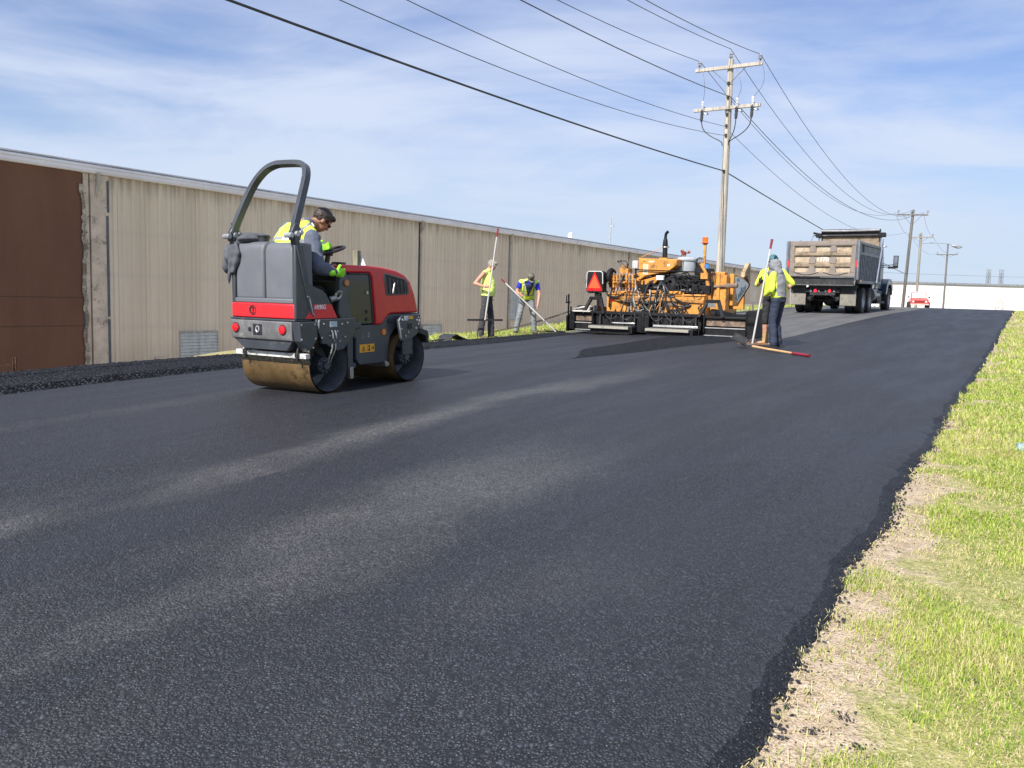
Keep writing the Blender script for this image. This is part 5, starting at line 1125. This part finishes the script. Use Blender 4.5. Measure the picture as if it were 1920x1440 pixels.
def person(root,J,P_):
    b=MB(); torso(b,J); H=V(J['head']); M=headM(J); s=1.0
    for k in 'LR':
        sh,el,wr=V(J['sh'+k]),V(J['el'+k]),V(J['wr'+k])
        b.cap(V(J['nek']).lerp(sh,.25),.055,sh,.056); b.cap(sh,.055,el,.042); b.cap(el,.043,el.lerp(wr,.35),.042); b.cap(el.lerp(wr,.35),.042,wr,.027)
        if not P_.get('gloves'+k): hand(b,wr,J['hf'+k],J['ha'+k],1.,J.get('curl',.9),1 if k=='L' else -1)
        h,n_,a=V(J['hp'+k]),V(J['kn'+k]),V(J['an'+k]); b.cap(h,.085,n_,.056); b.cap(n_,.055,n_.lerp(a,.3),.056); b.cap(n_.lerp(a,.3),.056,a,.036)
        td=V(J['td'+k]).normalized(); b.cap(a-td*.03-V(0,0,.03),.035,a+td*.14-V(0,0,.045),.028)
    b.cap(V(J['nek']),.06,H+M@V(-.02,0,-.07),.054)
    b.ell(H+M@V(-.008,0,.02),(.098,.078,.105),M); b.ell(H+M@V(.03,0,-.05),(.062,.058,.068),M); b.ell(H+M@V(.05,0,-.095),(.030,.032,.022),M)
    b.ell(H+M@V(.098,0,-.018),(.020,.014,.027),M@Matrix.Rotation(R(-18),3,'Y')); b.ell(H+M@V(.078,0,.030),(.018,.055,.014),M); b.ell(H+M@V(.082,0,-.062),(.013,.026,.010),M)
    for sy in (-1,1): b.ell(H+M@V(-.005,sy*.080,-.008),(.022,.010,.032),M); b.ell(H+M@V(.066,sy*.038,-.022),(.022,.022,.02),M)
    body=put('body',remesh(b,.0085,'body',[P_.get('skin',SKIN)],1),None,root)
    for sy in (-1,1): put('eye',MB().ell(H+M@V(.083,sy*.031,.012),(.012,.014,.008),M),EYEM,root)
    # mouth line
    put('mouth',MB().ell(H+M@V(.094,0,-.064),(.004,.022,.003),M),mat('lip',(.25,.09,.07),.5),root)
    # lower garment
    if P_.get('trousers'):
        m=MB(); torso(m,J,.012,P_.get('belly',0)*.5,0,2); r3=P_.get('cuff',.058); legs(m,J,(.093,.070,r3),inf=.006,to=P_.get('legto',1.))
        put('trousers' if P_.get('legto',1)>.6 else 'shorts',remesh(m,.014,'trousers',[P_['trousers']],2,.009,.11),None,root)
    if P_.get('shirt'):
        m=MB(); torso(m,J,.016,P_.get('belly',0),1,5,1.02); sl=P_.get('sleeve',0)
        for k in 'LR':
            sh,el,wr=V(J['sh'+k]),V(J['el'+k]),V(J['wr'+k]); nk=V(J['nek'])
            m.cap(nk.lerp(sh,.25),.062,sh.lerp(nk,.12) if sl==0 else sh,.064)
            if sl>0: bk=P_.get('bulk',0); m.cap(sh,.069+bk,sh.lerp(el,min(1,sl)),.060+bk)
            if sl>1: m.cap(el,.058+bk,el.lerp(wr,.4),.055+bk); m.cap(el.lerp(wr,.4),.055+bk,el.lerp(wr,sl-1),.040+bk*.6)
        m.cap(V(J['nek'])-V(0,0,.01),.066,V(J['nek']).lerp(H,.22),.064)
        put('shirt',remesh(m,.013,'shirt',P_['shirt'] if isinstance(P_['shirt'],list) else [P_['shirt']],2,.008,.10,facefn=P_.get('shirtfn')),None,root)
    if P_.get('vest'):
        m=MB(); torso(m,J,.034+P_.get('bulk',0)*1.6,P_.get('belly',0)+.005,1,5,1.03)
        for k in 'LR': m.cap(V(J['nek']).lerp(V(J['sh'+k]),.2),.07,V(J['nek']).lerp(V(J['sh'+k]),.95),.075)
        put('safety_vest',remesh(m,.012,'safety_vest',[HV,REFL,P_.get('open',BLKC)],1,.010,.11,facefn=P_['vestfn']),None,root)
    for k in 'LR':
        td=V(J['td'+k]).normalized(); a=V(J['an'+k]); sd=V(0,0,1).cross(td); z0=a.z-.085
        m=MB(); m.cap(a+V(0,0,P_.get('boottop',.04)),.062,a-V(0,0,.02),.056); m.ell(a+td*.01-V(0,0,.045),(.085,.046,.045),Matrix((td,sd,V(0,0,1))).transposed()); m.ell(a+td*.10-V(0,0,.052),(.095,.052,.036),Matrix((td,sd,V(0,0,1))).transposed())
        bt=put('boot',remesh(m,.010,'boot',[P_['boots']],1,.004,.05),None,root)
        m=MB(); m.loft([(a+td*.05-V(0,0,.086),td*.152,sd*.054),(a+td*.05-V(0,0,.068),td*.15,sd*.053)],20); put('sole',m,P_.get('sole',BLACKP),bt)
        if P_.get('gloves'+k):
            g=MB(); hand(g,J['wr'+k],J['hf'+k],J['ha'+k],1.12,J.get('curl',.9),1 if k=='L' else -1,.003); wr=V(J['wr'+k]); g.cap(wr-V(J['hf'+k]).normalized()*.05,.042,wr,.036)
            put('glove',remesh(g,.0075,'glove',[P_['gloves'+k]],1),None,root)
    return body,H,M
def cap_hat(root,H,M,mt,brim=True,name='cap',back=False):
    m=MB(); m.ell(H+M@V(-.012,0,.045),(.112,.092,.092),M,18,12)
    me=remesh(m,.009,name,[mt],1,.003,.05,carve=lambda c:(M.transposed()@(c-H)).z<.028+ .0*(M.transposed()@(c-H)).x)
    c=put(name,me,None,root)
    if brim:
        b=MB(); pts=[]; sx=-1 if back else 1
        top=[(sx*(.05+.125*math.cos(a)),.075*math.sin(a)*1.05) for a in [R(-78+156*i/10) for i in range(11)]]
        vs=[H+M@V(x,y,.043-.004*0-abs(y)*.12) for x,y in top]+[H+M@V(x,y,.036-abs(y)*.12) for x,y in top]
        n=11; b.add(vs,[tuple(range(n)),tuple(range(2*n-1,n-1,-1))]+[(i,(i+1)%n,n+(i+1)%n,n+i) for i in range(n)]); put('brim',b,mt,c)
    return c
def hair(root,H,M,mt,low=-.02,name='hair'):
    m=MB(); m.ell(H+M@V(-.014,0,.032),(.108,.089,.102),M,18,12); m.ell(H+M@V(.055,0,.095),(.05,.06,.03),M)
    def cv(c):
        q=M.transposed()@(c-H)
        return q.z< (.055 if q.x>.05 else (.0 if q.x>-.005 else low-.03)) and not (q.x<-.0 and q.z>low-.035)
    return put(name,remesh(m,.007,name,[mt],1,.006,.028,carve=cv),None,root)
def facing(yaw_from_x): return yaw_from_x
def glasses(root,H,M,mt=GLS):
    m=MB()
    for sy in (-1,1): m.ell(H+M@V(.098,sy*.033,.010),(.006,.028,.017),M); m.tube([H+M@V(.095,sy*.058,.014),H+M@V(.05,sy*.084,.012),H+M@V(-.01,sy*.086,.0)],.003,5)
    m.tube([H+M@V(.10,-.01,.014),H+M@V(.10,.01,.014)],.003,5); put('glasses',m,mt,root)

# operator, sits on the roller (same local frame as the roller)
op=empty('person',rz.location,HEAD,R(1.5),label='roller operator in hi-vis vest and slate sleeves leaning forward over the steering wheel',cat='person')
J=dict(pel=(-.03,0,1.02),che=(.00,.03,1.43),nek=(.155,.0,1.69),head=(.375,-.035,1.745),hp=46,hy=-22,hr=8,
 shL=(.11,.18,1.635),elL=(.30,.24,1.42),wrL=(.45,.13,1.455),hfL=(.7,-.35,.1),haL=(.2,.5,1),
 shR=(.05,-.215,1.545),elR=(-.03,-.36,1.26),wrR=(.125,-.445,1.205),hfR=(1,-.03,-.05),haR=(0,-.4,1),
 hpL=(.02,.10,.98),knL=(.42,.17,1.02),anL=(.42,.15,.74),hpR=(.02,-.10,.98),knR=(.40,-.20,.98),anR=(.38,-.19,.74),tdL=(1,0,0),tdR=(1,0,0))
def opv(c):
    x,y,z=c; u_=(c-V(-.03,0,1.02)).dot(V(.27,.0,.96))
    if abs(u_-.47)<.02: return 1
    if abs(u_-.27)<.02: return 1
    if abs(abs(y+.0)-.125)<.018 and u_>.27 and x<.30: return 1
    return 0
bd_,H,M=person(op,J,dict(skin=SKIN2,bulk=.018,trousers=BLKC,shirt=SLATE,sleeve=1.9,vest=True,vestfn=opv,boots=BOOTK,glovesL=LIME,glovesR=LIME))
hair(op,H,M,HAIRD,-.03); glasses(op,H,M)
put('lime_cuff',MB().cap(V(.43,.145,1.45),.05,V(.30,.22,1.425),.072),LIME,op)
put('white_collar',MB().tube([(.20,-.09,1.665),(.20,-.07,1.70),(.19,-.02,1.735),(.17,.03,1.745)],.012,8,1),WHT,op)

def gpos(s,t,dz=0): return P(s,t,max(G(s,t) if t<EL else -9,TG(s,t))+dz)
def yaw_cam(s,t,deg):   # facing: deg=0 looks at the camera, +90 = towards the right of the picture seen from the camera
    v=P(s,t); return math.atan2(-v.y,-v.x)+R(deg)
# man A
a_loc=gpos(16.85,11.12)
A_=empty('person',a_loc,yaw_cam(16.85,11.12,78),label='man in sleeveless hi-vis shirt and pale camo cap holding an asphalt rake upright',cat='person')
k=1.035
def Sc(J,k): return {a:(tuple(x*k for x in b) if isinstance(b,tuple) and a[:2] not in('hf','ha','td') else b) for a,b in J.items()}
JA=Sc(dict(pel=(-.01,0,.98),che=(.0,0,1.27),nek=(.01,0,1.53),head=(.10,-.01,1.665),hp=28,hy=-12,hr=0,
 shL=(.02,.19,1.47),elL=(.0,.27,1.19),wrL=(.03,.27,.94),hfL=(.1,0,-1),haL=(1,0,0),
 shR=(-.05,-.20,1.48),elR=(-.22,-.31,1.25),wrR=(-.0,-.33,1.185),hfR=(1,-.05,0),haR=(0,0,1),
 hpL=(0,.09,.93),knL=(.07,.13,.52),anL=(.08,.15,.09),hpR=(-.01,-.09,.93),knR=(-.06,-.13,.51),anR=(-.11,-.14,.09),tdL=(1,.2,0),tdR=(1,-.35,0)),k)
b_,H,M=person(A_,JA,dict(skin=SKIN,trousers=CHAR,cuff=.078,shirt=HVS,sleeve=0,belly=.030,boots=BOOTK))
cap_hat(A_,H,M,HAIRG); m=MB(); hair(A_,H,M,mat('grey_hair',(.30,.28,.26),.6,var=.3,vscale=40),-.05)
# man B bent over
B_=empty('person',gpos(19.1,11.35),yaw_cam(19.1,11.35,8),label='man in blue tee and open hi-vis vest bending over to work a long rake',cat='person')
JB=dict(pel=(-.12,0,.97),che=(.06,0,1.20),nek=(.20,.01,1.36),head=(.32,.02,1.45),hp=62,hy=4,hr=0,
 shL=(.16,.20,1.33),elL=(.24,.27,1.03),wrL=(.34,.22,.76),hfL=(.25,-.2,-1),haL=(.9,.2,.3),
 shR=(.14,-.20,1.33),elR=(.16,-.31,1.08),wrR=(.30,-.25,1.03),hfR=(.9,.35,-.4),haR=(.3,.2,1),
 hpL=(-.11,.09,.93),knL=(-.0,.16,.52),anL=(-.05,.20,.09),hpR=(-.11,-.09,.93),knR=(.0,-.20,.52),anR=(-.05,-.27,.09),tdL=(1,.25,0),tdR=(1,-.3,0))
def bv(c):
    x,y,z=c; q=c-V(-.12,0,.97); u_=q.dot(V(.63,0,.77)); 
    n_=q.dot(V(.77,0,-.63))
    if n_>.02 and abs(y)<max(0,(u_-.10))*.30 and u_>.1: return 2
    if abs(abs(y)-.125)<.022 and u_>.12: return 1
    if abs(u_-.16)<.025: return 1
    return 0
b_,H,M=person(B_,JB,dict(skin=SKIN,trousers=JEAN,cuff=.068,shirt=ROYAL,sleeve=.55,vest=True,vestfn=bv,open=mat('dark_undershirt',(.02,.03,.06),.8),boots=BOOTK))
cap_hat(B_,H,M,CAPB); hair(B_,H,M,HAIRD,-.04)
# man C hooded, seen from behind
c_loc=gpos(16.75,4.35)
C_=empty('person',c_loc,yaw_cam(16.75,4.35,-118),label='man in grey hooded sweatshirt with hi-vis sleeves and navy trousers, back to the camera',cat='person')
JC=dict(pel=(-.02,0,.95),che=(-.0,0,1.22),nek=(.04,0,1.44),head=(.12,0,1.55),hp=22,hy=10,hr=0,
 shL=(.02,.19,1.38),elL=(-.01,.27,1.10),wrL=(.16,.16,1.0),hfL=(.8,-.5,-.1),haL=(0,0,1),
 shR=(.02,-.19,1.38),elR=(-.0,-.27,1.10),wrR=(.16,-.14,1.02),hfR=(.8,.5,0),haR=(0,0,1),
 hpL=(-.02,.09,.91),knL=(.03,.11,.50),anL=(-.03,.12,.09),hpR=(-.02,-.09,.91),knR=(.05,-.10,.50),anR=(.0,-.12,.09),tdL=(1,.2,0),tdR=(1,-.2,0))
def cf(c):
    x,y,z=c
    if z<.985 and z>.93: return 1
    if abs(y)>.165 or (x>.075 and z<1.45): return 1
    if z<.93: return 1
    return 0
b_,H,M=person(C_,JC,dict(skin=SKIN,trousers=NAVYT,cuff=.075,shirt=[GREYH,HV,REFL],sleeve=2.0,shirtfn=cf,boots=BOOTK))
m=MB(); m.ell(H+V(-.03,0,.02),(.135,.115,.135)); m.ell(H+V(-.10,0,-.11),(.10,.12,.09)); m.ell(H+V(.02,0,-.12),(.10,.10,.08)); put('hood',remesh(m,.011,'hood',[GREYH],2,.012,.09),None,C_)
# man D behind him, shorts and tan boots
D_=empty('person',gpos(17.28,4.60),yaw_cam(17.28,4.60,-28),label='man in teal cap, sunglasses, black shorts and tan boots holding a rake pole',cat='person')
JD=dict(pel=(0,0,.99),che=(0,0,1.28),nek=(.01,0,1.52),head=(.04,0,1.665),hp=12,hy=5,hr=0,
 shL=(.0,.20,1.45),elL=(-.12,.36,1.23),wrL=(-.02,.25,1.08),hfL=(.3,-.8,-.3),haL=(1,0,0),
 shR=(.02,-.20,1.45),elR=(.10,-.28,1.20),wrR=(.20,-.14,1.27),hfR=(.9,.1,.1),haR=(0,0,1),
 hpL=(-.01,.09,.93),knL=(.02,.10,.50),anL=(-.02,.12,.09),hpR=(-.01,-.09,.93),knR=(.04,-.10,.50),anR=(.0,-.10,.09),tdL=(1,.3,0),tdR=(1,-.5,0))
b_,H,M=person(D_,JD,dict(skin=SKIN,trousers=BLKC,legto=.12,shirt=HV,sleeve=.95,boots=BOOT,sole=mat('brown_sole',(.12,.06,.03),.8),boottop=.20,glovesR=BLKC))
cap_hat(D_,H,M,TEALC,back=True); glasses(D_,H,M)
for k_ in 'LR': 
    a=V(JD['an'+k_]); put('sock',MB().cap(a+V(0,0,.17),.055,a+V(0,0,.25),.05),BLKC,D_)

# ------------------------------------------------------------------ TOOLS
ALU=mat('pale_aluminium_pole',(.60,.58,.54),.4,.35,var=.15,vscale=3); GRIPR=mat('maroon_grip',(.22,.015,.03),.5); HNDL=mat('varnished_ash_handle',(.62,.36,.17),.45,var=.15,vscale=4); SHB=mat('worn_shovel_blade',(.05,.045,.042),.5,.3,var=.4,vscale=12,dirt=(.25,.23,.2),dirtamt=.25)
def rake(label,p0,p1,headdir,wid,grip=.1,headmat=PB,nm='asphalt_rake',hh=.05):
    p0,p1=V(p0),V(p1); r=empty(nm,p0,0,label=label,cat='asphalt rake',group='long handled asphalt rakes')
    d=p1-p0; L=d.length; e=d/L
    put('handle',MB().cyl(V(0,0,0),e*(L-grip),.019,.017,12),ALU,r)
    put('grip',MB().cyl(e*(L-grip-.002),e*L,.024,n=12).cyl(e*(L-grip-.09),e*(L-grip),.021,n=12),GRIPR,r)
    h=V(headdir).normalized(); put('blade',MB().beam(-h*wid/2,h*wid/2,.014,hh,(0,0,1)).tube([h*.09,e*.12,-h*.09],.010,6),headmat,r,bevel=.003)
    return r
def atL(e,p): return e.matrix_world@V(p)
bpy.context.view_layer.update()
def off_img(base,dx,dz,dy=0):  # dx to the picture's right, dy towards the camera, dz up, from a ground point
    b=V(base); f=V(-b.x,-b.y,0).normalized(); r_=V(-f.y,f.x,0)   # f to camera; right of picture
    return b+r_*dx+f*dy+V(0,0,dz)
h1=atL(A_,JA['wrR'])+V(0,0,0)
base=a_loc; rr=(off_img(base,1,0)-V(base)); 
pl=off_img(base,-.035,.46,.40); pt=off_img(base,.21,2.56,.36); rake('asphalt rake held upright by the man in the sleeveless shirt, blade off the ground',pl,pt,rr*1+V(0,0,.02),.82,.10,PB,hh=.045)
bb=gpos(19.1,11.35); rb=off_img(bb,1,0)-V(bb)
rake('asphalt rake pushed down at a slant by the bending man',off_img(bb,.74,.10,.50),off_img(bb,-.68,1.39,.30),rb+V(0,0,.0),.50,.05,PB,hh=.04)
dd=gpos(17.0,4.75); rd=off_img(dd,1,0)-V(dd); 
rake('asphalt rake standing on its blade beside the man in shorts, maroon tip up',off_img(c_loc,-.42,.06,.12),off_img(c_loc,-.165,2.08,-.15),rd*1.,.55,.10,mat('rusty_wooden_rake_head',(.16,.08,.045),.7,var=.3),hh=.04)
# shovel lying on the mat
s0=P(15.85,4.68,G(15.85,4.68)+.05); s1=P(14.83,3.26,G(14.83,3.26)+.025)
sh=empty('shovel',s0,0,label='long shovel with orange wooden handle and maroon grip lying on the asphalt',cat='shovel')
L=(s1-s0); Ln=L.length; e=L/Ln; up=V(0,0,1); sd=up.cross(e).normalized()
put('handle',MB().tube([e*.22+up*.02,e*.6+up*.01,e*(Ln-.42)],[.022,.020,.019],10),HNDL,sh); put('grip',MB().cyl(e*(Ln-.43),e*Ln,.024,.025,12),GRIPR,sh)
put('socket',MB().tube([e*-.02+up*.02,e*.1+up*.045,e*.25+up*.022],[.018,.021,.024],10,1),SHB,sh)
vs=[];n=9;mrow=8
for i in range(mrow):
    t=i/(mrow-1); x=-.40*t; w=.135*(1-.0*t)*(1 if t<.8 else (1-(t-.8)*2.2)); 
    for j in range(n):
        q=-1+2*j/(n-1); vs.append(e*(x*.95)+sd*q*w*.8+up*(.035+.10*t+.05*q*q+.04*q))
fs=[(i*n+j,i*n+j+1,(i+1)*n+j+1,(i+1)*n+j) for i in range(mrow-1) for j in range(n-1)]
b=put('blade',MB().add(vs,fs),mat('dark_steel_blade',(.035,.033,.033),.45,.3,var=.3),sh); so=b.modifiers.new('s','SOLIDIFY'); so.thickness=.012

# jacket over the tank
m=MB()
m.ell((-.27,.30,1.53),(.15,.16,.045)); m.ell((-.30,.43,1.47),(.12,.09,.10),Matrix.Rotation(R(-40),3,'X')); m.ell((-.34,.52,1.36),(.09,.065,.12),Matrix.Rotation(R(-25),3,'X')); m.ell((-.34,.585,1.27),(.06,.05,.10)); m.ell((-.41,.40,1.36),(.03,.09,.14)); m.cap((-.43,.43,1.30),.03,(-.425,.47,1.08),.012); m.cap((-.42,.33,1.38),.028,(-.425,.40,1.20),.02)
m.cap((-.2,.15,1.545),.035,(-.3,.35,1.55),.05)
jk=empty('jacket',rz.location,HEAD,R(1.5),label='dark grey jacket draped over the left corner of the roller water tank',cat='jacket')
put('cloth',remesh(m,.010,'cloth',[mat('grey_fleece',(.085,.09,.105),.9,var=.2,bump=.006,bscale=25)],8,.010,.13),None,jk)

# chain hanging from the paver along the verge
p=span(P(18.0,11.75,.68),P(20.6,10.9,1.24),.05,60)+span(P(20.6,10.9,1.24),P(21.6,9.6,1.28),.06,20)[1:]
m=MB()
for i in range(len(p)-1):
    a,b_=p[i],p[i+1]; d=(b_-a).normalized(); s_=d.orthogonal().normalized(); s2=d.cross(s_)
    w=(s_ if i%2 else s2)*.022; c=(a+b_)/2; l=(b_-a)*.62
    m.tube([c-l,c-l*.6+w,c+l*.6+w,c+l,c+l*.6-w,c-l*.6-w,c-l],.007,5)
tag(put('chain',m,mat('rusty_chain',(.10,.085,.07),.6,.4,var=.4),clean=False),'rusty chain sagging from the ground beside the men up to the paver','chain')
# rubber flap / hose on the verge
g0=P(15.1,11.05,TG(15.1,11.05))
e_=empty('rubber_flap',g0,HEAD,label='black curled rubber mat and hose on the grass right of the roller',cat='rubber mat')
put('mat',MB().prism([(-.1,.02),(-.05,.12),(.10,.17),(.35,.09),(.75,.01),(.75,.03),(.35,.12),(.1,.20),(-.07,.15),(-.13,.02)],'y',-.25,.1),BLACKP,e_,bevel=.004); put('hose',MB().tube([(-.05,-.1,.12),(-.2,.1,.05),(-.5,.3,.02),(-.9,.4,.02)],.02,8,2),BLACKP,e_)
# fence post with barbed wire
fp=empty('fence_post',P(6.66,12.5,TG(6.66,12.5)),HEAD,label='short rusty steel fence post with barbed wire at the left edge',cat='fence post')
hz=.50-TG(6.66,12.5)
RUST=mat('rusty_steel',(.09,.045,.03),.8,.2,var=.4,vscale=20)
put('post',MB().box(-.03,.03,-.006,.006,-.3,hz).box(-.004,.004,-.03,.0,-.3,hz),RUST,fp)
m=MB()
for k,zz in enumerate((hz-.10,hz-.2,hz-.32)):
    q=[V(0,-.02,zz),V(-1.2,.1,zz-.06-.03*k),V(-2.6,.15,zz-.04)]; m.tube(q,.005,5,1)
    for i in range(14):
        c=V(-.1-i*.13,.01*i*.6,zz-.045*min(1,i/8)); a=random.random()*3; m.tube([c-V(.02,0,.03),c+V(.02,0,.03)],.004,4); m.tube([c-V(-.02,.02,.025),c+V(-.02,.02,.025)],.004,4)
put('barbed_wire',m,RUST,fp,clean=False)
# weathered post with white pointed cover behind the roller
wp_=empty('marker_post',P(13.3,12.0,TG(13.3,12.0)),HEAD-R(31.6)-math.pi/2+A,label='weathered wooden post with a white pointed cover behind the roller hood',cat='post')
hz=2.43-TG(13.3,12.0)
put('post',MB().box(-.07,.07,-.05,.05,-.3,hz),wood('mossy_post_wood',(.12,.11,.07),(.28,.26,.18)),wp_,bevel=.008)
put('white_cover',MB().loft([((.02,.12,hz-.75),V(.20,0,0),V(0,.16,0)),((.02,.12,hz-.38),V(.17,0,0),V(0,.12,0)),((.02,.10,hz-.08),V(.02,0,0),V(0,.02,0))],4),WHT,wp_,smooth=0)
# plastic bottle in the grass at the right edge
bt=empty('water_bottle',P(7.60,.085,TG(7.60,.085)+.04),R(-8),label='clear blue plastic water bottle lying in the grass at the right edge',cat='bottle')
bm,bt_,bb_=newmat('clear_blue_plastic'); bb_.inputs['Base Color'].default_value=(.72,.90,.98,1); bb_.inputs['Roughness'].default_value=.08; bb_.inputs['Transmission Weight'].default_value=.75; bb_.inputs['IOR'].default_value=1.3
prof=[(0,0),(.030,.0),(.036,.012)]+[(.036-.002*(i%2),.02+i*.012) for i in range(10)]+[(.034,.15),(.022,.18),(.013,.195),(.013,.205)]
put('bottle_body',MB().lathe(prof,(0,0,0),(1,0,.02),28),bm,bt); put('bottle_cap',MB().cyl((.205,0,.004),(.225,0,.0045),.015,n=18),WHT,bt); put('bottle_label',MB().lathe([(.0375,.06),(.0375,.13)],(0,0,0),(1,0,.02),28),mat('white_blue_label',(.55,.74,.85),.4,var=.3,vscale=30),bt)

# ------------------------------------------------------------------ LIGHT, SKY, CAMERA
SUN_AZ=33.0; SUN_EL=40.
a=R(SUN_AZ); e=R(SUN_EL); d=V(math.sin(a)*math.cos(e),math.cos(a)*math.cos(e),-math.sin(e))
L=bpy.data.lights.new('sun','SUN'); L.energy=4.6; L.angle=R(.53); L.color=(1,.955,.89)
lo=bpy.data.objects.new('sun',L); COL.objects.link(lo); lo.rotation_euler=d.to_track_quat('-Z','Y').to_euler(); lo.location=(0,-20,40)
w=bpy.data.worlds.new('World'); SC.world=w; w.use_nodes=True; t=NT(w); t.n.clear()
sky=t.new('ShaderNodeTexSky',sky_type='NISHITA'); sky.sun_disc=False; sky.sun_elevation=e; sky.sun_rotation=a+math.pi; sky.air_density=1.15; sky.dust_density=.6; sky.ozone_density=1.6; sky.altitude=50
tc=t.new('ShaderNodeTexCoord').outputs['Generated']
sp=t.new('ShaderNodeSeparateXYZ'); t.l.new(tc,sp.inputs[0])
z=t.math('MAXIMUM',sp.outputs[2],0.0); den=t.math('ADD',z,.12)
c=t.new('ShaderNodeCombineXYZ'); t.l.new(t.math('DIVIDE',sp.outputs[0],den),c.inputs[0]); t.l.new(t.math('DIVIDE',sp.outputs[1],den),c.inputs[1])
p1=t.map(c.outputs[0],(.50,.85,1),rot=(0,0,R(-28)),loc=(3.1,1.4,0)); 
n1=t.noise(p1,.9,7,.58,1.1); n2=t.noise(t.map(c.outputs[0],(.8,1.2,1),rot=(0,0,R(20)),loc=(1,5,0)),.45,4,.55,.3); n3=t.noise(p1,4.5,5,.6,.4)
cl=t.math('ADD',t.math('ADD',t.math('MULTIPLY',n1,.55),t.math('MULTIPLY',n2,.5)),t.math('MULTIPLY',n3,.10))
cl=t.ramp(cl,.42,.66,.08,.88)
cl=t.math('MULTIPLY',cl,t.ramp(z,-.02,.06,.55,1))
hazef=t.ramp(z,.30,.0,0,.85)
base_=t.mix(1.0,sky.outputs[0],(.50,.62,.90),'MULTIPLY'); col=t.mix(cl,base_,(5.0,5.45,6.6)); col=t.mix(hazef,col,(4.2,5.0,6.1))
bg=t.new('ShaderNodeBackground'); t.l.new(col,bg.inputs[0]); bg.inputs[1].default_value=.10
o=t.new('ShaderNodeOutputWorld'); t.l.new(bg.outputs[0],o.inputs[0])
cam=bpy.data.cameras.new('camera'); co=bpy.data.objects.new('camera',cam); COL.objects.link(co); SC.camera=co
pp=R(5.75); rl=R(1.6); Fw=V(0,math.cos(pp),-math.sin(pp)); R0=V(1,0,0); U0=V(0,math.sin(pp),math.cos(pp))
Rv=R0*math.cos(rl)+U0*math.sin(rl); Uv=U0*math.cos(rl)-R0*math.sin(rl)
co.matrix_world=Matrix(((Rv.x,Uv.x,-Fw.x,0),(Rv.y,Uv.y,-Fw.y,0),(Rv.z,Uv.z,-Fw.z,1.55),(0,0,0,1)))
cam.sensor_width=36; cam.lens=36*1600/1920; cam.clip_end=5000; cam.clip_start=.05
SC.render.resolution_x=1024; SC.render.resolution_y=768
SC.view_settings.view_transform='Standard'; SC.view_settings.look='None'; SC.view_settings.exposure=.58; SC.view_settings.gamma=1
